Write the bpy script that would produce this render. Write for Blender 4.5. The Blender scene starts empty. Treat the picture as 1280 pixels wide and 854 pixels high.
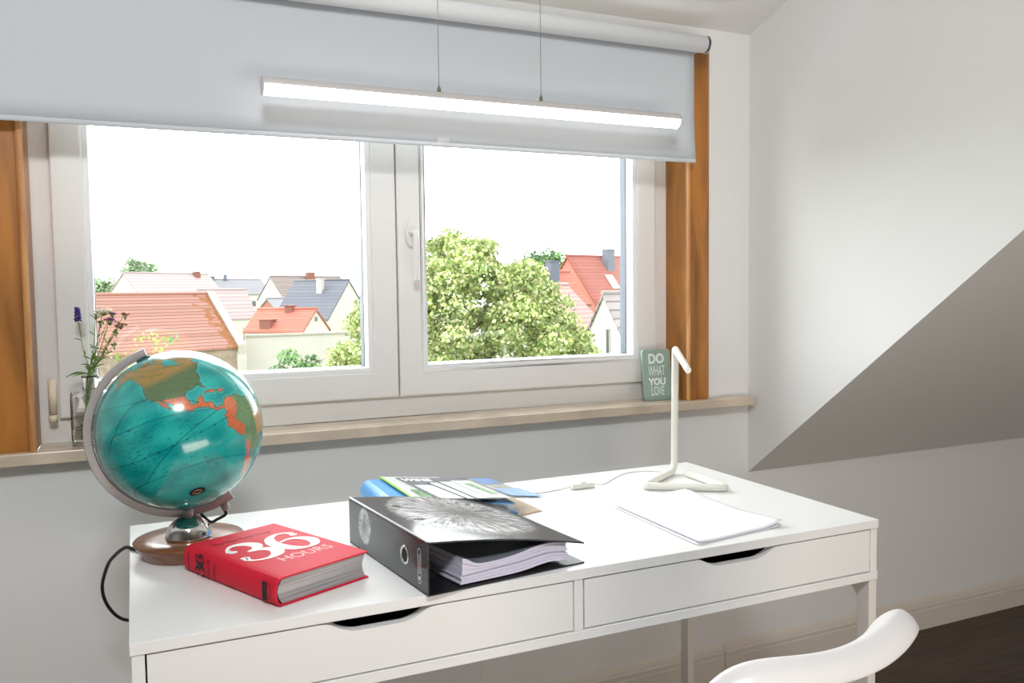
import bpy, bmesh, math, random
import numpy as np
from mathutils import Vector, Matrix, noise as mnoise

random.seed(7)
rng = np.random.default_rng(7)
PI = math.pi
scene = bpy.context.scene
COL = scene.collection

# ------------------------------------------------------------------ helpers
def lin(c):
    return tuple((x/12.92 if x <= .04045 else ((x+.055)/1.055)**2.4) for x in (v/255 for v in c))

def new_mat(name):
    m = bpy.data.materials.new(name); m.use_nodes = True
    nt = m.node_tree
    return m, nt, nt.nodes['Principled BSDF']

def mat(name, rgb, rough=.5, metal=0., noise=0., nscale=8., bump=0., bscale=200., coat=0., spec=None, trans=0.):
    """plain procedural material: base colour with an optional soft mottling and a fine bump"""
    m, nt, b = new_mat(name)
    c = lin(rgb)
    b.inputs['Base Color'].default_value = (*c, 1)
    b.inputs['Roughness'].default_value = rough
    b.inputs['Metallic'].default_value = metal
    if spec is not None: b.inputs['Specular IOR Level'].default_value = spec
    if coat: b.inputs['Coat Weight'].default_value = coat; b.inputs['Coat Roughness'].default_value = .08
    if trans: b.inputs['Transmission Weight'].default_value = trans
    tc = nt.nodes.new('ShaderNodeTexCoord')
    if noise:
        n = nt.nodes.new('ShaderNodeTexNoise'); n.inputs['Scale'].default_value = nscale; n.inputs['Detail'].default_value = 4
        r = nt.nodes.new('ShaderNodeValToRGB')
        lo = tuple(max(0, x*(1-noise)) for x in c); hi = tuple(min(1, x*(1+noise)) for x in c)
        r.color_ramp.elements[0].position = .3; r.color_ramp.elements[1].position = .7
        r.color_ramp.elements[0].color = (*lo, 1); r.color_ramp.elements[1].color = (*hi, 1)
        nt.links.new(tc.outputs['Object'], n.inputs['Vector']); nt.links.new(n.outputs['Fac'], r.inputs['Fac'])
        nt.links.new(r.outputs['Color'], b.inputs['Base Color'])
    if bump:
        n = nt.nodes.new('ShaderNodeTexNoise'); n.inputs['Scale'].default_value = bscale; n.inputs['Detail'].default_value = 3
        bp = nt.nodes.new('ShaderNodeBump'); bp.inputs['Strength'].default_value = bump; bp.inputs['Distance'].default_value = .002
        nt.links.new(tc.outputs['Object'], n.inputs['Vector']); nt.links.new(n.outputs['Fac'], bp.inputs['Height'])
        nt.links.new(bp.outputs['Normal'], b.inputs['Normal'])
    return m

def wood_mat(name, dark, light, axis='Z', scale=6., rough=.35, stretch=14., coat=0.):
    m, nt, b = new_mat(name)
    tc = nt.nodes.new('ShaderNodeTexCoord'); mp = nt.nodes.new('ShaderNodeMapping')
    s = [stretch]*3; s['XYZ'.index(axis)] = 1.
    mp.inputs['Scale'].default_value = s
    n = nt.nodes.new('ShaderNodeTexNoise'); n.inputs['Scale'].default_value = scale; n.inputs['Detail'].default_value = 6; n.inputs['Distortion'].default_value = .6
    r = nt.nodes.new('ShaderNodeValToRGB')
    r.color_ramp.elements[0].position = .32; r.color_ramp.elements[1].position = .7
    r.color_ramp.elements[0].color = (*lin(dark), 1); r.color_ramp.elements[1].color = (*lin(light), 1)
    nt.links.new(tc.outputs['Object'], mp.inputs['Vector']); nt.links.new(mp.outputs['Vector'], n.inputs['Vector'])
    nt.links.new(n.outputs['Fac'], r.inputs['Fac']); nt.links.new(r.outputs['Color'], b.inputs['Base Color'])
    b.inputs['Roughness'].default_value = rough
    if coat: b.inputs['Coat Weight'].default_value = coat; b.inputs['Coat Roughness'].default_value = .15
    return m

class MB:
    """collects shapes into one mesh; an optional matrix places every following shape"""
    def __init__(self): self.v = []; self.f = []; self.uv = {}; self.M = Matrix.Identity(4); self.sm = []
    def add(self, vs, fs, smooth=False):
        o = len(self.v)
        self.v += [tuple(self.M @ Vector(p)) for p in vs]
        for f in fs:
            self.f.append(tuple(i+o for i in f)); self.sm.append(smooth)
        return o
    def box(self, x0, x1, y0, y1, z0, z1):
        vs = [(x, y, z) for z in (z0, z1) for y in (y0, y1) for x in (x0, x1)]
        self.add(vs, [(0, 2, 3, 1), (4, 5, 7, 6), (0, 1, 5, 4), (2, 6, 7, 3), (0, 4, 6, 2), (1, 3, 7, 5)]); return self
    def prism(self, poly, vec, smooth=False):
        """poly: 3D points in a plane, extruded by vec"""
        n = len(poly); v = Vector(vec)
        a = [Vector(p) for p in poly]
        self.add([*a, *[p+v for p in a]], [tuple(range(n))[::-1], tuple(range(n, 2*n))] + [(i, (i+1) % n, n+(i+1) % n, n+i) for i in range(n)], smooth)
        return self
    def grid(self, rows, close_u=False, smooth=True):
        h = len(rows); w = len(rows[0])
        vs = [p for r in rows for p in r]
        fs = []
        for i in range(h-1):
            for j in range(w if close_u else w-1):
                k = (j+1) % w
                fs.append((i*w+j, i*w+k, (i+1)*w+k, (i+1)*w+j))
        self.add(vs, fs, smooth); return self
    def tube(self, pts, r, n=12, cap=True, smooth=True, flat=1.):
        pts = [Vector(p) for p in pts]; N = len(pts)
        rr = r if isinstance(r, (list, tuple)) else [r]*N
        T = [(pts[min(i+1, N-1)]-pts[max(i-1, 0)]).normalized() for i in range(N)]
        up = Vector((0, 0, 1)) if abs(T[0].z) < .9 else Vector((1, 0, 0))
        u = T[0].cross(up).normalized(); rows = []
        for i in range(N):
            u = (u - T[i]*u.dot(T[i])).normalized(); w = T[i].cross(u)
            rows.append([tuple(pts[i]+u*(rr[i]*math.cos(2*PI*k/n))+w*(rr[i]*flat*math.sin(2*PI*k/n))) for k in range(n)])
        self.grid(rows, True, smooth)
        if cap:
            o = len(self.v)-N*n
            self.f.append(tuple(o+k for k in range(n))[::-1]); self.sm.append(False)
            self.f.append(tuple(o+(N-1)*n+k for k in range(n))); self.sm.append(False)
        return self
    def lathe(self, prof, c=(0, 0, 0), n=32, smooth=True):
        """prof: (radius, z) from bottom to top"""
        rows = [[(c[0]+max(r, 1e-5)*math.cos(2*PI*k/n), c[1]+max(r, 1e-5)*math.sin(2*PI*k/n), c[2]+z) for k in range(n)] for r, z in prof]
        self.grid(rows, True, smooth); return self
    def ball(self, c, r, n=10, sx=1, sy=1, sz=1):
        rows = []
        for i in range(n//2+1):
            a = -PI/2+PI*i/(n//2)
            rows.append([(c[0]+sx*r*max(math.cos(a), 1e-4)*math.cos(2*PI*k/n), c[1]+sy*r*max(math.cos(a), 1e-4)*math.sin(2*PI*k/n), c[2]+sz*r*math.sin(a)) for k in range(n)])
        self.grid(rows, True, True); return self
    def build(self, name, material, parent=None, bevel=0., seg=2, solid=0., sub=0, offset=-1.):
        me = bpy.data.meshes.new(name)
        me.from_pydata(self.v, [], self.f)
        me.polygons.foreach_set('use_smooth', self.sm)
        bm = bmesh.new(); bm.from_mesh(me); bmesh.ops.remove_doubles(bm, verts=bm.verts, dist=1e-6)
        bmesh.ops.recalc_face_normals(bm, faces=bm.faces); bm.to_mesh(me); bm.free()
        me.materials.append(material); me.update()
        return link(name, me, parent, bevel, seg, solid, sub, offset)

def link(name, me, parent=None, bevel=0., seg=2, solid=0., sub=0, offset=-1.):
    o = bpy.data.objects.new(name, me); COL.objects.link(o)
    if parent is not None:
        o.parent = parent; o.matrix_parent_inverse = world_of(parent).inverted()
    if solid:
        m = o.modifiers.new('thickness', 'SOLIDIFY'); m.thickness = solid; m.offset = offset
    if sub:
        m = o.modifiers.new('smooth', 'SUBSURF'); m.levels = sub; m.render_levels = sub
    if bevel:
        m = o.modifiers.new('edges', 'BEVEL'); m.width = bevel; m.segments = seg; m.limit_method = 'ANGLE'; m.angle_limit = .6
        m.use_clamp_overlap = True
    return o

def world_of(o):
    M = o.matrix_basis.copy()
    while o.parent is not None:
        M = o.parent.matrix_basis @ o.matrix_parent_inverse @ M if False else (o.parent.matrix_basis @ (o.matrix_parent_inverse @ M))
        o = o.parent
    return M

def thing(name, label, cat, loc=(0, 0, 0), group=None, rotz=0.):
    o = bpy.data.objects.new(name, None); COL.objects.link(o)
    o.empty_display_size = .05
    o.location = loc; o.rotation_euler = (0, 0, rotz)
    o['label'] = label; o['category'] = cat
    if group: o['group'] = group
    return o

def tag(o, label, cat, group=None):
    o['label'] = label; o['category'] = cat
    if group: o['group'] = group
    return o

def struct(o):
    o['kind'] = 'structure'; return o

def text_part(name, body, M, size, material, parent, width=None, extrude=.00012, align='CENTER', bold=0., xs=1.):
    """flat lettering laid on a surface; M maps the text's x-right / y-up plane onto it"""
    cu = bpy.data.curves.new(name, 'FONT'); cu.body = body; cu.size = size; cu.extrude = extrude; cu.align_x = align; cu.align_y = 'CENTER'
    cu.offset = bold; cu.resolution_u = 3
    t = bpy.data.objects.new(name+'_tmp', cu); COL.objects.link(t)
    dg = bpy.context.evaluated_depsgraph_get(); dg.update()
    me = bpy.data.meshes.new_from_object(t.evaluated_get(dg))
    bpy.data.objects.remove(t); bpy.data.curves.remove(cu)
    co = np.empty(len(me.vertices)*3); me.vertices.foreach_get('co', co); co = co.reshape(-1, 3)
    if width:
        w = co[:, 0].max()-co[:, 0].min(); co[:, 0] *= width/w
    co[:, 0] *= xs
    P = np.array(M.to_3x3()) @ co.T + np.array(M.translation)[:, None]
    me.vertices.foreach_set('co', P.T.ravel()); me.update()
    me.materials.clear(); me.materials.append(material); me.name = name
    return link(name, me, parent)

def basis(o, x, y):
    x = Vector(x).normalized(); y = Vector(y); z = x.cross(y).normalized(); y = z.cross(x)
    return Matrix(((x.x, y.x, z.x, o[0]), (x.y, y.y, z.y, o[1]), (x.z, y.z, z.z, o[2]), (0, 0, 0, 1)))

def spline(P, n):
    """Catmull-Rom through P, n samples per span"""
    P = [Vector(p) for p in P]; out = []
    Q = [P[0]*2-P[1]] + P + [P[-1]*2-P[-2]]
    for i in range(1, len(Q)-2):
        for k in range(n):
            t = k/n
            a, b, c, d = Q[i-1], Q[i], Q[i+1], Q[i+2]
            out.append(.5*((2*b)+(c-a)*t+(2*a-5*b+4*c-d)*t*t+(3*b-a-3*c+d)*t**3))
    out.append(P[-1]); return out

def stroke(mb, pts, ws, M, th=.0002, n=8):
    """a flat brush stroke of changing width, in the plane of M"""
    P = spline([(x, y, 0) for x, y in pts], n)
    W = [w.x for w in spline([(w, 0, 0) for w in ws], n)]
    L = []; Rr = []
    for i, p in enumerate(P):
        t = (P[min(i+1, len(P)-1)]-P[max(i-1, 0)]).normalized(); nn = Vector((-t.y, t.x, 0))
        L.append(M @ (p+nn*W[i]/2+Vector((0, 0, th)))); Rr.append(M @ (p-nn*W[i]/2+Vector((0, 0, th))))
    rows = [[tuple(a), tuple(b)] for a, b in zip(L, Rr)]
    mb.grid(rows, False, False)

# ------------------------------------------------------------------ materials
M = {}
M['wall'] = mat('wall_paint', (227, 227, 226), .85, bump=.08, bscale=320)
M['white_plastic'] = mat('white_window_plastic', (232, 230, 228), .35)
M['bead'] = mat('white_glazing_bead', (238, 238, 238), .3)
M['gasket'] = mat('dark_gasket', (66, 76, 92), .5)
M['oak'] = wood_mat('varnished_brown_wood', (126, 76, 20), (188, 122, 46), 'Z', 3.2, .42, 6., .12)
M['oak_edge'] = wood_mat('varnished_wood_moulding', (176, 116, 62), (222, 168, 110), 'Z', 5., .32, 10., .3)
M['sill'] = mat('beige_stone_sill', (206, 190, 170), .25, noise=.12, nscale=14)
M['base'] = mat('baseboard_paint', (215, 207, 196), .5)
M['desk'] = mat('white_desk_lacquer', (236, 236, 235), .38)
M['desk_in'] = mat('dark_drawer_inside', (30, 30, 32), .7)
M['desk_leg'] = mat('white_powder_coated_steel', (226, 220, 212), .45)
M['blind'] = mat('grey_white_blind_fabric', (199, 204, 210), .9, bump=.12, bscale=900)
M['blind_tube'] = mat('white_blind_roll', (232, 235, 238), .8, bump=.1, bscale=900)
M['navy'] = mat('dark_blue_plastic', (44, 56, 78), .4)
M['alu'] = mat('satin_aluminium', (206, 203, 202), .45, .25)
M['wire'] = mat('steel_cable', (150, 148, 144), .35, .8)
M['chrome'] = mat('chrome', (225, 225, 225), .06, 1.)
M['globe_alu'] = mat('brushed_aluminium_meridian', (190, 184, 184), .42, .7, bump=.05, bscale=400)
M['walnut'] = wood_mat('walnut_base', (96, 56, 30), (150, 96, 60), 'X', 8., .28, 9., .35)
M['black'] = mat('black_rubber', (22, 18, 18), .5)
M['red'] = mat('red_cloth_cover', (212, 28, 54), .62, spec=.3, bump=.1, bscale=1500)
M['pages'] = None
M['ink'] = mat('black_print', (24, 16, 18), .6)
M['dark_red_ink'] = mat('dark_red_print', (140, 30, 44), .6)
M['white_ink'] = mat('white_print', (250, 246, 242), .6)
M['pink_ink'] = mat('pale_pink_print', (248, 190, 190), .6)
M['lamp_white'] = mat('cream_white_lamp_lacquer', (238, 236, 226), .35)
M['led'] = mat('clear_led_lens', (214, 222, 232), .15)
M['paper'] = mat('white_paper', (244, 244, 250), .75)
M['paper_side'] = mat('lavender_white_paper_stack', (222, 219, 236), .8)
M['slate'] = mat('dark_grey_divider', (128, 136, 144), .5)
M['card'] = mat('sage_green_board', (150, 174, 164), .6, noise=.06, nscale=60)
M['cord_w'] = mat('white_cord', (232, 232, 230), .5)
M['chair'] = mat('white_shell_plastic', (236, 234, 234), .3)
M['chair_leg'] = wood_mat('beech_leg', (196, 160, 116), (220, 186, 140), 'Z', 6, .45)
M['hinge'] = mat('cream_hinge_cap', (236, 222, 196), .4)
M['stem'] = mat('green_stem', (96, 128, 56), .6, noise=.2, nscale=60)
M['leaf_in'] = mat('green_leaf', (104, 136, 58), .55, noise=.2, nscale=60)
M['purple'] = mat('purple_petals', (84, 54, 136), .7, noise=.3, nscale=200)
M['white_fl'] = mat('white_petals', (226, 222, 204), .7, noise=.1, nscale=200)
M['mauve'] = mat('mauve_petals', (136, 84, 122), .7, noise=.25, nscale=200)
M['brown_fl'] = mat('brown_seed_heads', (150, 104, 76), .7, noise=.25, nscale=200)
M['blue_bro'] = mat('light_blue_brochure', (96, 166, 226), .3, noise=.08, nscale=30)
M['blue_dark'] = mat('deep_blue_brochure', (38, 118, 190), .3)
M['kraft'] = mat('kraft_folder', (206, 184, 160), .7)
M['lime'] = mat('lime_green_edge', (170, 214, 60), .4)
M['brochure_white'] = mat('white_glossy_brochure', (226, 230, 228), .25)
M['mag_grey'] = mat('grey_magazine_cover', (122, 126, 136), .25, noise=.1, nscale=12)
M['photo_green'] = mat('green_photo_print', (92, 140, 84), .3, noise=.6, nscale=90)
M['photo_blue'] = mat('blue_photo_print', (84, 138, 200), .3, noise=.25, nscale=25)
M['photo_grey'] = mat('grey_photo_print', (150, 148, 142), .3, noise=.3, nscale=40)

def pages_mat():
    m, nt, b = new_mat('page_block')
    tc = nt.nodes.new('ShaderNodeTexCoord'); mp = nt.nodes.new('ShaderNodeMapping'); mp.inputs['Scale'].default_value = (6, 6, 900)
    n = nt.nodes.new('ShaderNodeTexNoise'); n.inputs['Scale'].default_value = 1.; n.inputs['Detail'].default_value = 3
    r = nt.nodes.new('ShaderNodeValToRGB'); r.color_ramp.elements[0].position = .25; r.color_ramp.elements[1].position = .7
    r.color_ramp.elements[0].color = (*lin((120, 118, 120)), 1); r.color_ramp.elements[1].color = (*lin((200, 196, 195)), 1)
    nt.links.new(tc.outputs['Object'], mp.inputs['Vector']); nt.links.new(mp.outputs['Vector'], n.inputs['Vector'])
    nt.links.new(n.outputs['Fac'], r.inputs['Fac']); nt.links.new(r.outputs['Color'], b.inputs['Base Color'])
    b.inputs['Roughness'].default_value = .8
    return m
M['pages'] = pages_mat()

def floor_mat():
    m, nt, b = new_mat('dark_oak_planks')
    tc = nt.nodes.new('ShaderNodeTexCoord')
    br = nt.nodes.new('ShaderNodeTexBrick'); br.inputs['Scale'].default_value = 1.; br.inputs['Brick Width'].default_value = 1.3; br.inputs['Row Height'].default_value = .16
    br.inputs['Mortar Size'].default_value = .002; br.inputs['Color1'].default_value = (*lin((74, 53, 37)), 1); br.inputs['Color2'].default_value = (*lin((62, 44, 31)), 1); br.inputs['Mortar'].default_value = (*lin((40, 28, 20)), 1)
    mp = nt.nodes.new('ShaderNodeMapping'); mp.inputs['Scale'].default_value = (1.2, 16, 1)
    n = nt.nodes.new('ShaderNodeTexNoise'); n.inputs['Scale'].default_value = 3; n.inputs['Detail'].default_value = 6; n.inputs['Distortion'].default_value = .8
    r = nt.nodes.new('ShaderNodeValToRGB'); r.color_ramp.elements[0].position = .35; r.color_ramp.elements[1].position = .7
    r.color_ramp.elements[0].color = (.5, .45, .42, 1); r.color_ramp.elements[1].color = (1.15, 1.1, 1.05, 1)
    mx = nt.nodes.new('ShaderNodeMix'); mx.data_type = 'RGBA'; mx.blend_type = 'MULTIPLY'; mx.inputs[0].default_value = 1
    L = nt.links.new
    L(tc.outputs['Object'], br.inputs['Vector']); L(tc.outputs['Object'], mp.inputs['Vector']); L(mp.outputs['Vector'], n.inputs['Vector']); L(n.outputs['Fac'], r.inputs['Fac'])
    L(br.outputs['Color'], mx.inputs[6]); L(r.outputs['Color'], mx.inputs[7]); L(mx.outputs[2], b.inputs['Base Color'])
    b.inputs['Roughness'].default_value = .45
    return m
M['floor'] = floor_mat()

def pane_mat():
    """window glass: a clear sheet with a Fresnel reflection"""
    m = bpy.data.materials.new('window_glass'); m.use_nodes = True; nt = m.node_tree; nt.nodes.clear()
    o = nt.nodes.new('ShaderNodeOutputMaterial'); mx = nt.nodes.new('ShaderNodeMixShader')
    t = nt.nodes.new('ShaderNodeBsdfTransparent'); t.inputs['Color'].default_value = (.985, .99, .985, 1)
    g = nt.nodes.new('ShaderNodeBsdfGlossy'); g.inputs['Roughness'].default_value = .0; g.inputs['Color'].default_value = (1, 1, 1, 1)
    lw = nt.nodes.new('ShaderNodeFresnel'); lw.inputs['IOR'].default_value = 1.5
    L = nt.links.new
    # both faces of the sheet reflect; counted on the outer face each ray meets first
    ge = nt.nodes.new('ShaderNodeNewGeometry'); inv = nt.nodes.new('ShaderNodeMath'); inv.operation = 'SUBTRACT'; inv.inputs[0].default_value = 1
    mu = nt.nodes.new('ShaderNodeMath'); mu.operation = 'MULTIPLY'; m2 = nt.nodes.new('ShaderNodeMath'); m2.operation = 'MULTIPLY'; m2.use_clamp = True; m2.inputs[1].default_value = 1.7
    L(ge.outputs['Backfacing'], inv.inputs[1]); L(lw.outputs[0], mu.inputs[0]); L(inv.outputs[0], mu.inputs[1]); L(mu.outputs[0], m2.inputs[0])
    L(m2.outputs[0], mx.inputs[0]); L(t.outputs[0], mx.inputs[1]); L(g.outputs[0], mx.inputs[2]); L(mx.outputs[0], o.inputs[0])
    return m
M['pane'] = pane_mat()

def glass_mat(name, ior, tint):
    m = bpy.data.materials.new(name); m.use_nodes = True; nt = m.node_tree; nt.nodes.clear()
    o = nt.nodes.new('ShaderNodeOutputMaterial'); g = nt.nodes.new('ShaderNodeBsdfGlass')
    g.inputs['IOR'].default_value = ior; g.inputs['Roughness'].default_value = 0.; g.inputs['Color'].default_value = (*tint, 1)
    nt.links.new(g.outputs[0], o.inputs[0]); return m
M['vase'] = glass_mat('clear_vase_glass', 1.45, (1, 1, 1))
M['water'] = glass_mat('water', 1.33, (.97, .98, .95))

def emit_mat(name, rgb, s):
    m, nt, b = new_mat(name)
    b.inputs['Base Color'].default_value = (*rgb, 1); b.inputs['Emission Color'].default_value = (*rgb, 1); b.inputs['Emission Strength'].default_value = s
    return m
M['diffuser'] = emit_mat('lit_led_diffuser', (1., .93, .88), 2.2)

# ------------------------------------------------------------------ room
YW = .29                       # the wall under and around the window
XR, XL = 1.75, -.425           # the two dormer cheeks
ZK = .634                      # top of the knee wall
SL = math.tan(math.radians(38.2))
def slope_z(y): return ZK+SL*(YW-y)
ZC = 2.68
YC = YW-(ZC-ZK)/SL             # where the roof slope meets the flat ceiling
YD = -1.9                      # where the dormer ceiling meets the flat ceiling
XG0, XG1 = -2.6, 4.3           # gable walls
YB0, YB1 = -3.5, -5.9          # rear slope

def build_room():
    w = MB()
    x0, x1, z0, z1 = -.1965, 1.5235, .8498, 1.926
    t = .22
    w.box(XG0, XG1, YW, YW+t, -.15, ZK)
    w.box(XL, XR, YW, YW+t, ZK, z0)
    w.box(XL, x0, YW, YW+t, z0, z1); w.box(x1, XR, YW, YW+t, z0, z1)
    w.box(XL, XR, YW, YW+t, z1, 2.02)
    struct(w.build('wall_front', M['wall']))
    struct(MB().box(XG0, XG1, YB1-.1, YW+.3, -.15, 0).build('floor', M['floor']))
    for nm, x, d in (('wall_right_dormer', XR, .02), ('wall_left_dormer', XL, -.02)):
        c = MB(); poly = [(x, YW, ZK), (x, YC, ZC), (x, YD, ZC), (x, YW, 1.97)]
        c.prism(poly, (d, 0, 0)); struct(c.build(nm, M['wall']))
    c = MB()
    # sloping roof undersides either side of the dormer, the dormer's own ceiling, the flat ridge ceiling and the rear slope
    for a, b in ((XR+.0201, XG1), (XG0, XL-.0201)):
        c.prism([(a, YW, ZK), (b, YW, ZK), (b, YC, ZC), (a, YC, ZC)], (0, .12, .16))
    c.prism([(XL, YW+.2, 1.97-.2*.325), (XR, YW+.2, 1.97-.2*.325), (XR, YD, ZC), (XL, YD, ZC)], (0, .05, .16))
    c.box(XG0, XG1, YB0, YC, ZC, ZC+.16); c.box(XL, XR, YC, YD, ZC, ZC+.16)
    zb = ZC-(YB0-YB1)*SL
    c.prism([(XG0, YB0, ZC), (XG1, YB0, ZC), (XG1, YB1, zb), (XG0, YB1, zb)], (0, -.12, .16))
    struct(c.build('ceiling', M['wall']))
    struct(MB().box(XG0, XG1, YB1-.1, YB1, -.15, zb).build('wall_back', M['wall']))
    for nm, x, d in (('wall_right', XG1, .1), ('wall_left', XG0, -.1)):
        g = MB().prism([(x, YW, -.15), (x, YW, ZK), (x, YC, ZC), (x, YB0, ZC), (x, YB1, zb), (x, YB1, -.15)], (d, 0, 0))
        struct(g.build(nm, M['wall']))
    # moulded baseboard along the front wall
    def basepiece(xa, xb, name):
        prof = [(0, 0), (-.016, 0), (-.016, .066), (-.012, .069), (-.012, .072), (-.015, .074), (-.015, .082), (-.010, .085), (-.010, .089), (-.006, .1), (0, .108)]
        b = MB().prism([(xa, YW+dy, z) for dy, z in prof], (xb-xa, 0, 0))
        struct(b.build(name, M['base']))
    basepiece(XG0, 1.6515, 'baseboard_front')
    basepiece(1.6535, XG1, 'baseboard_front.001')
    MBr = MB().box(XG1-.016, XG1, YB1, YW-.016, 0, .1)
    struct(MBr.build('baseboard_right', M['base']))
build_room()

# ------------------------------------------------------------------ window
def frame_mb(x0, x1, y0, y1, z0, z1, w, wb=None, wt=None):
    """a rectangular frame with mitred corners"""
    wb = wb or w; wt = wt or w
    m = MB()
    o = [(x0, z0), (x1, z0), (x1, z1), (x0, z1)]; i = [(x0+w, z0+wb), (x1-w, z0+wb), (x1-w, z1-wt), (x0+w, z1-wt)]
    for k in range(4):
        j = (k+1) % 4
        m.prism([(o[k][0], y0, o[k][1]), (o[j][0], y0, o[j][1]), (i[j][0], y0, i[j][1]), (i[k][0], y0, i[k][1])], (0, y1-y0, 0))
    return m

def build_window():
    win = struct(bpy.data.objects.new('window_1', None)); COL.objects.link(win); win.location = (.66, .4, .88)
    x0, x1, zb, zt = -.178, 1.505, .876, 1.925
    # outer frame, its two lower steps seen under the sashes
    f = frame_mb(x0-.012, x1+.012, .3752, .445, zb, zt, .062, .062)
    f.box(.632, .68, .38, .44, zb, zt)
    f.build('frame', M['white_plastic'], win, .003)
    # sashes
    for k, (a, b) in enumerate(((-.138, .6535), (.657, 1.46))):
        s = frame_mb(a, b, .36, .43, .931, 1.885, .066, .068).build('sash', M['white_plastic'], win, .005, 3)
        frame_mb(a+.064, b-.064, .3655, .405, .997, 1.821, .0155).build('glazing_bead', M['bead'], s, .004)
        frame_mb(a+.0775, b-.0775, .4052, .436, 1.0105, 1.8075, .003).build('gasket', M['gasket'], s)
        p = MB().box(a+.078, b-.078, .4035, .4075, 1.011, 1.807).build('pane', M['pane'], s)
        p2 = MB().box(a+.078, b-.078, .421, .425, 1.011, 1.807).build('pane', M['pane'], s)
        if k == 1:
            h = MB()
            rows = []
            for yy, r in ((.36, .0165), (.352, .0165), (.349, .014)):
                rows.append([(.693+r*math.cos(2*PI*q/24), yy, 1.357+2.0*r*math.sin(2*PI*q/24)) for q in range(24)])
            h.grid(rows, True); n = len(h.v); h.f.append(tuple(range(n-24, n))); h.sm.append(False)
            hd = h.build('handle', M['white_plastic'], s)
            g = MB().tube(spline([(.693, .352, 1.361), (.693, .325, 1.361), (.693, .314, 1.352), (.6925, .312, 1.32), (.6925, .312, 1.262), (.6925, .3125, 1.236)], 5), [.0085]*26, 12, flat=.75)
            g.build('lever', M['white_plastic'], hd)
        else:
            hc = MB().tube([(a-.012, .352, .945), (a-.012, .352, 1.021)], .0085, 14).build('hinge_cover', M['hinge'], s)
            MB().tube([(a-.013, .352, .926), (a-.013, .352, .942)], .009, 14).build('hinge_cap', M['hinge'], hc)
    # plastered strip outside the sash, then the wooden reveal boards and casing
    for xa, xb, s_ in ((x1, 1.593, 1), (x0, -.262, -1)):
        k = s_*.018
        prof = [(xa, .375), (xa, .272), (xa+s_*.014, .272), (xa+s_*.016, .274), (xb-s_*.012, .274), (xb, .281), (xb, .2899), (xa+k, .2899), (xa+k, .375)]
        cs = MB().prism([(x, y, zb) for x, y in prof], (0, 0, 1.93-zb)).build('wooden_casing', M['oak'], win)
        lip = [(xa, .2719), (xa, .267), (xa+s_*.003, .2635), (xa+s_*.0075, .2635), (xa+s_*.011, .267), (xa+s_*.012, .2719)]
        MB().prism([(x, y, zb) for x, y in lip], (0, 0, 1.93-zb)).build('casing_bead', M['oak_edge'], cs)
    l = MB().box(x0, x1, .275, .375, 1.905, 1.925).build('head_board', M['oak'], win)
    # stone sill running past the casing on both sides
    s = MB(); s.box(XL+.01, 1.737, .248, .29, .850, .876); s.box(x0, x1, .29, .395, .850, .876)
    s.build('window_sill', M['sill'], win, .002)
build_window()

# ------------------------------------------------------------------ roller blind
def build_blind():
    t = thing('roller_blind', 'grey-white roller blind pulled a third of the way down over the window', 'blind', (.61, .21, 1.895))
    MB().tube([(-.3, .21, 1.896), (1.521, .21, 1.896)], .0235, 32).build('fabric_roll', M['blind_tube'], t)
    rows = []
    N = 60
    for i in range(9):
        z = 1.896+(1.578-1.896)*i/8
        row = []
        for k in range(N+1):
            x = -.298+(1.505+.298)*k/N
            y = .2335+.002*math.sin(x*5+i*.2)+.0008*math.sin(x*17)
            if i > 5 and k > N-3: y -= .006*(k-N+3)/3*(i-5)/3
            row.append((x, y, z))
        rows.append(row)
    fab = MB().grid(rows).build('fabric', M['blind'], t, solid=.0008)
    hem = MB()
    rows = [[(-.298+1.803*k/N, .2335+.002*math.sin((-.298+1.803*k/N)*5+1.6)+dy-(.004*max(0, k-N+3)/3), z) for k in range(N+1)] for dy, z in ((0, 1.579), (-.0035, 1.577), (-.0045, 1.572), (-.003, 1.568), (.001, 1.567), (.003, 1.57), (.003, 1.577), (0, 1.579))]
    hem.grid(rows).build('hem', M['blind'], fab)
    tab = MB().box(.727, .757, .2305, .232, 1.556, 1.59).build('pull_tab', M['pull'], t)
    c = MB().tube([(1.5212, .21, 1.896), (1.5285, .21, 1.896)], .0225, 32); c.build('end_cap', M['navy'], t)
    b = MB(); b.tube([(1.5287, .21, 1.896), (1.5315, .21, 1.896)], .0245, 32); b.box(1.529, 1.532, .205, .2875, 1.886, 1.91); b.box(1.515, 1.55, .2855, .2895, 1.876, 1.93)
    b.build('bracket', M['white_plastic'], t)
    b2 = MB(); b2.tube([(-.302, .21, 1.896), (-.306, .21, 1.896)], .0245, 24); b2.box(-.308, -.305, .205, .2895, 1.886, 1.91)
    b2.build('bracket', M['white_plastic'], t)
m, nt, b = new_mat('clear_plastic_tab'); b.inputs['Base Color'].default_value = (.92, .92, .92, 1); b.inputs['Alpha'].default_value = .35; b.inputs['Roughness'].default_value = .1
M['pull'] = m
build_blind()

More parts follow.
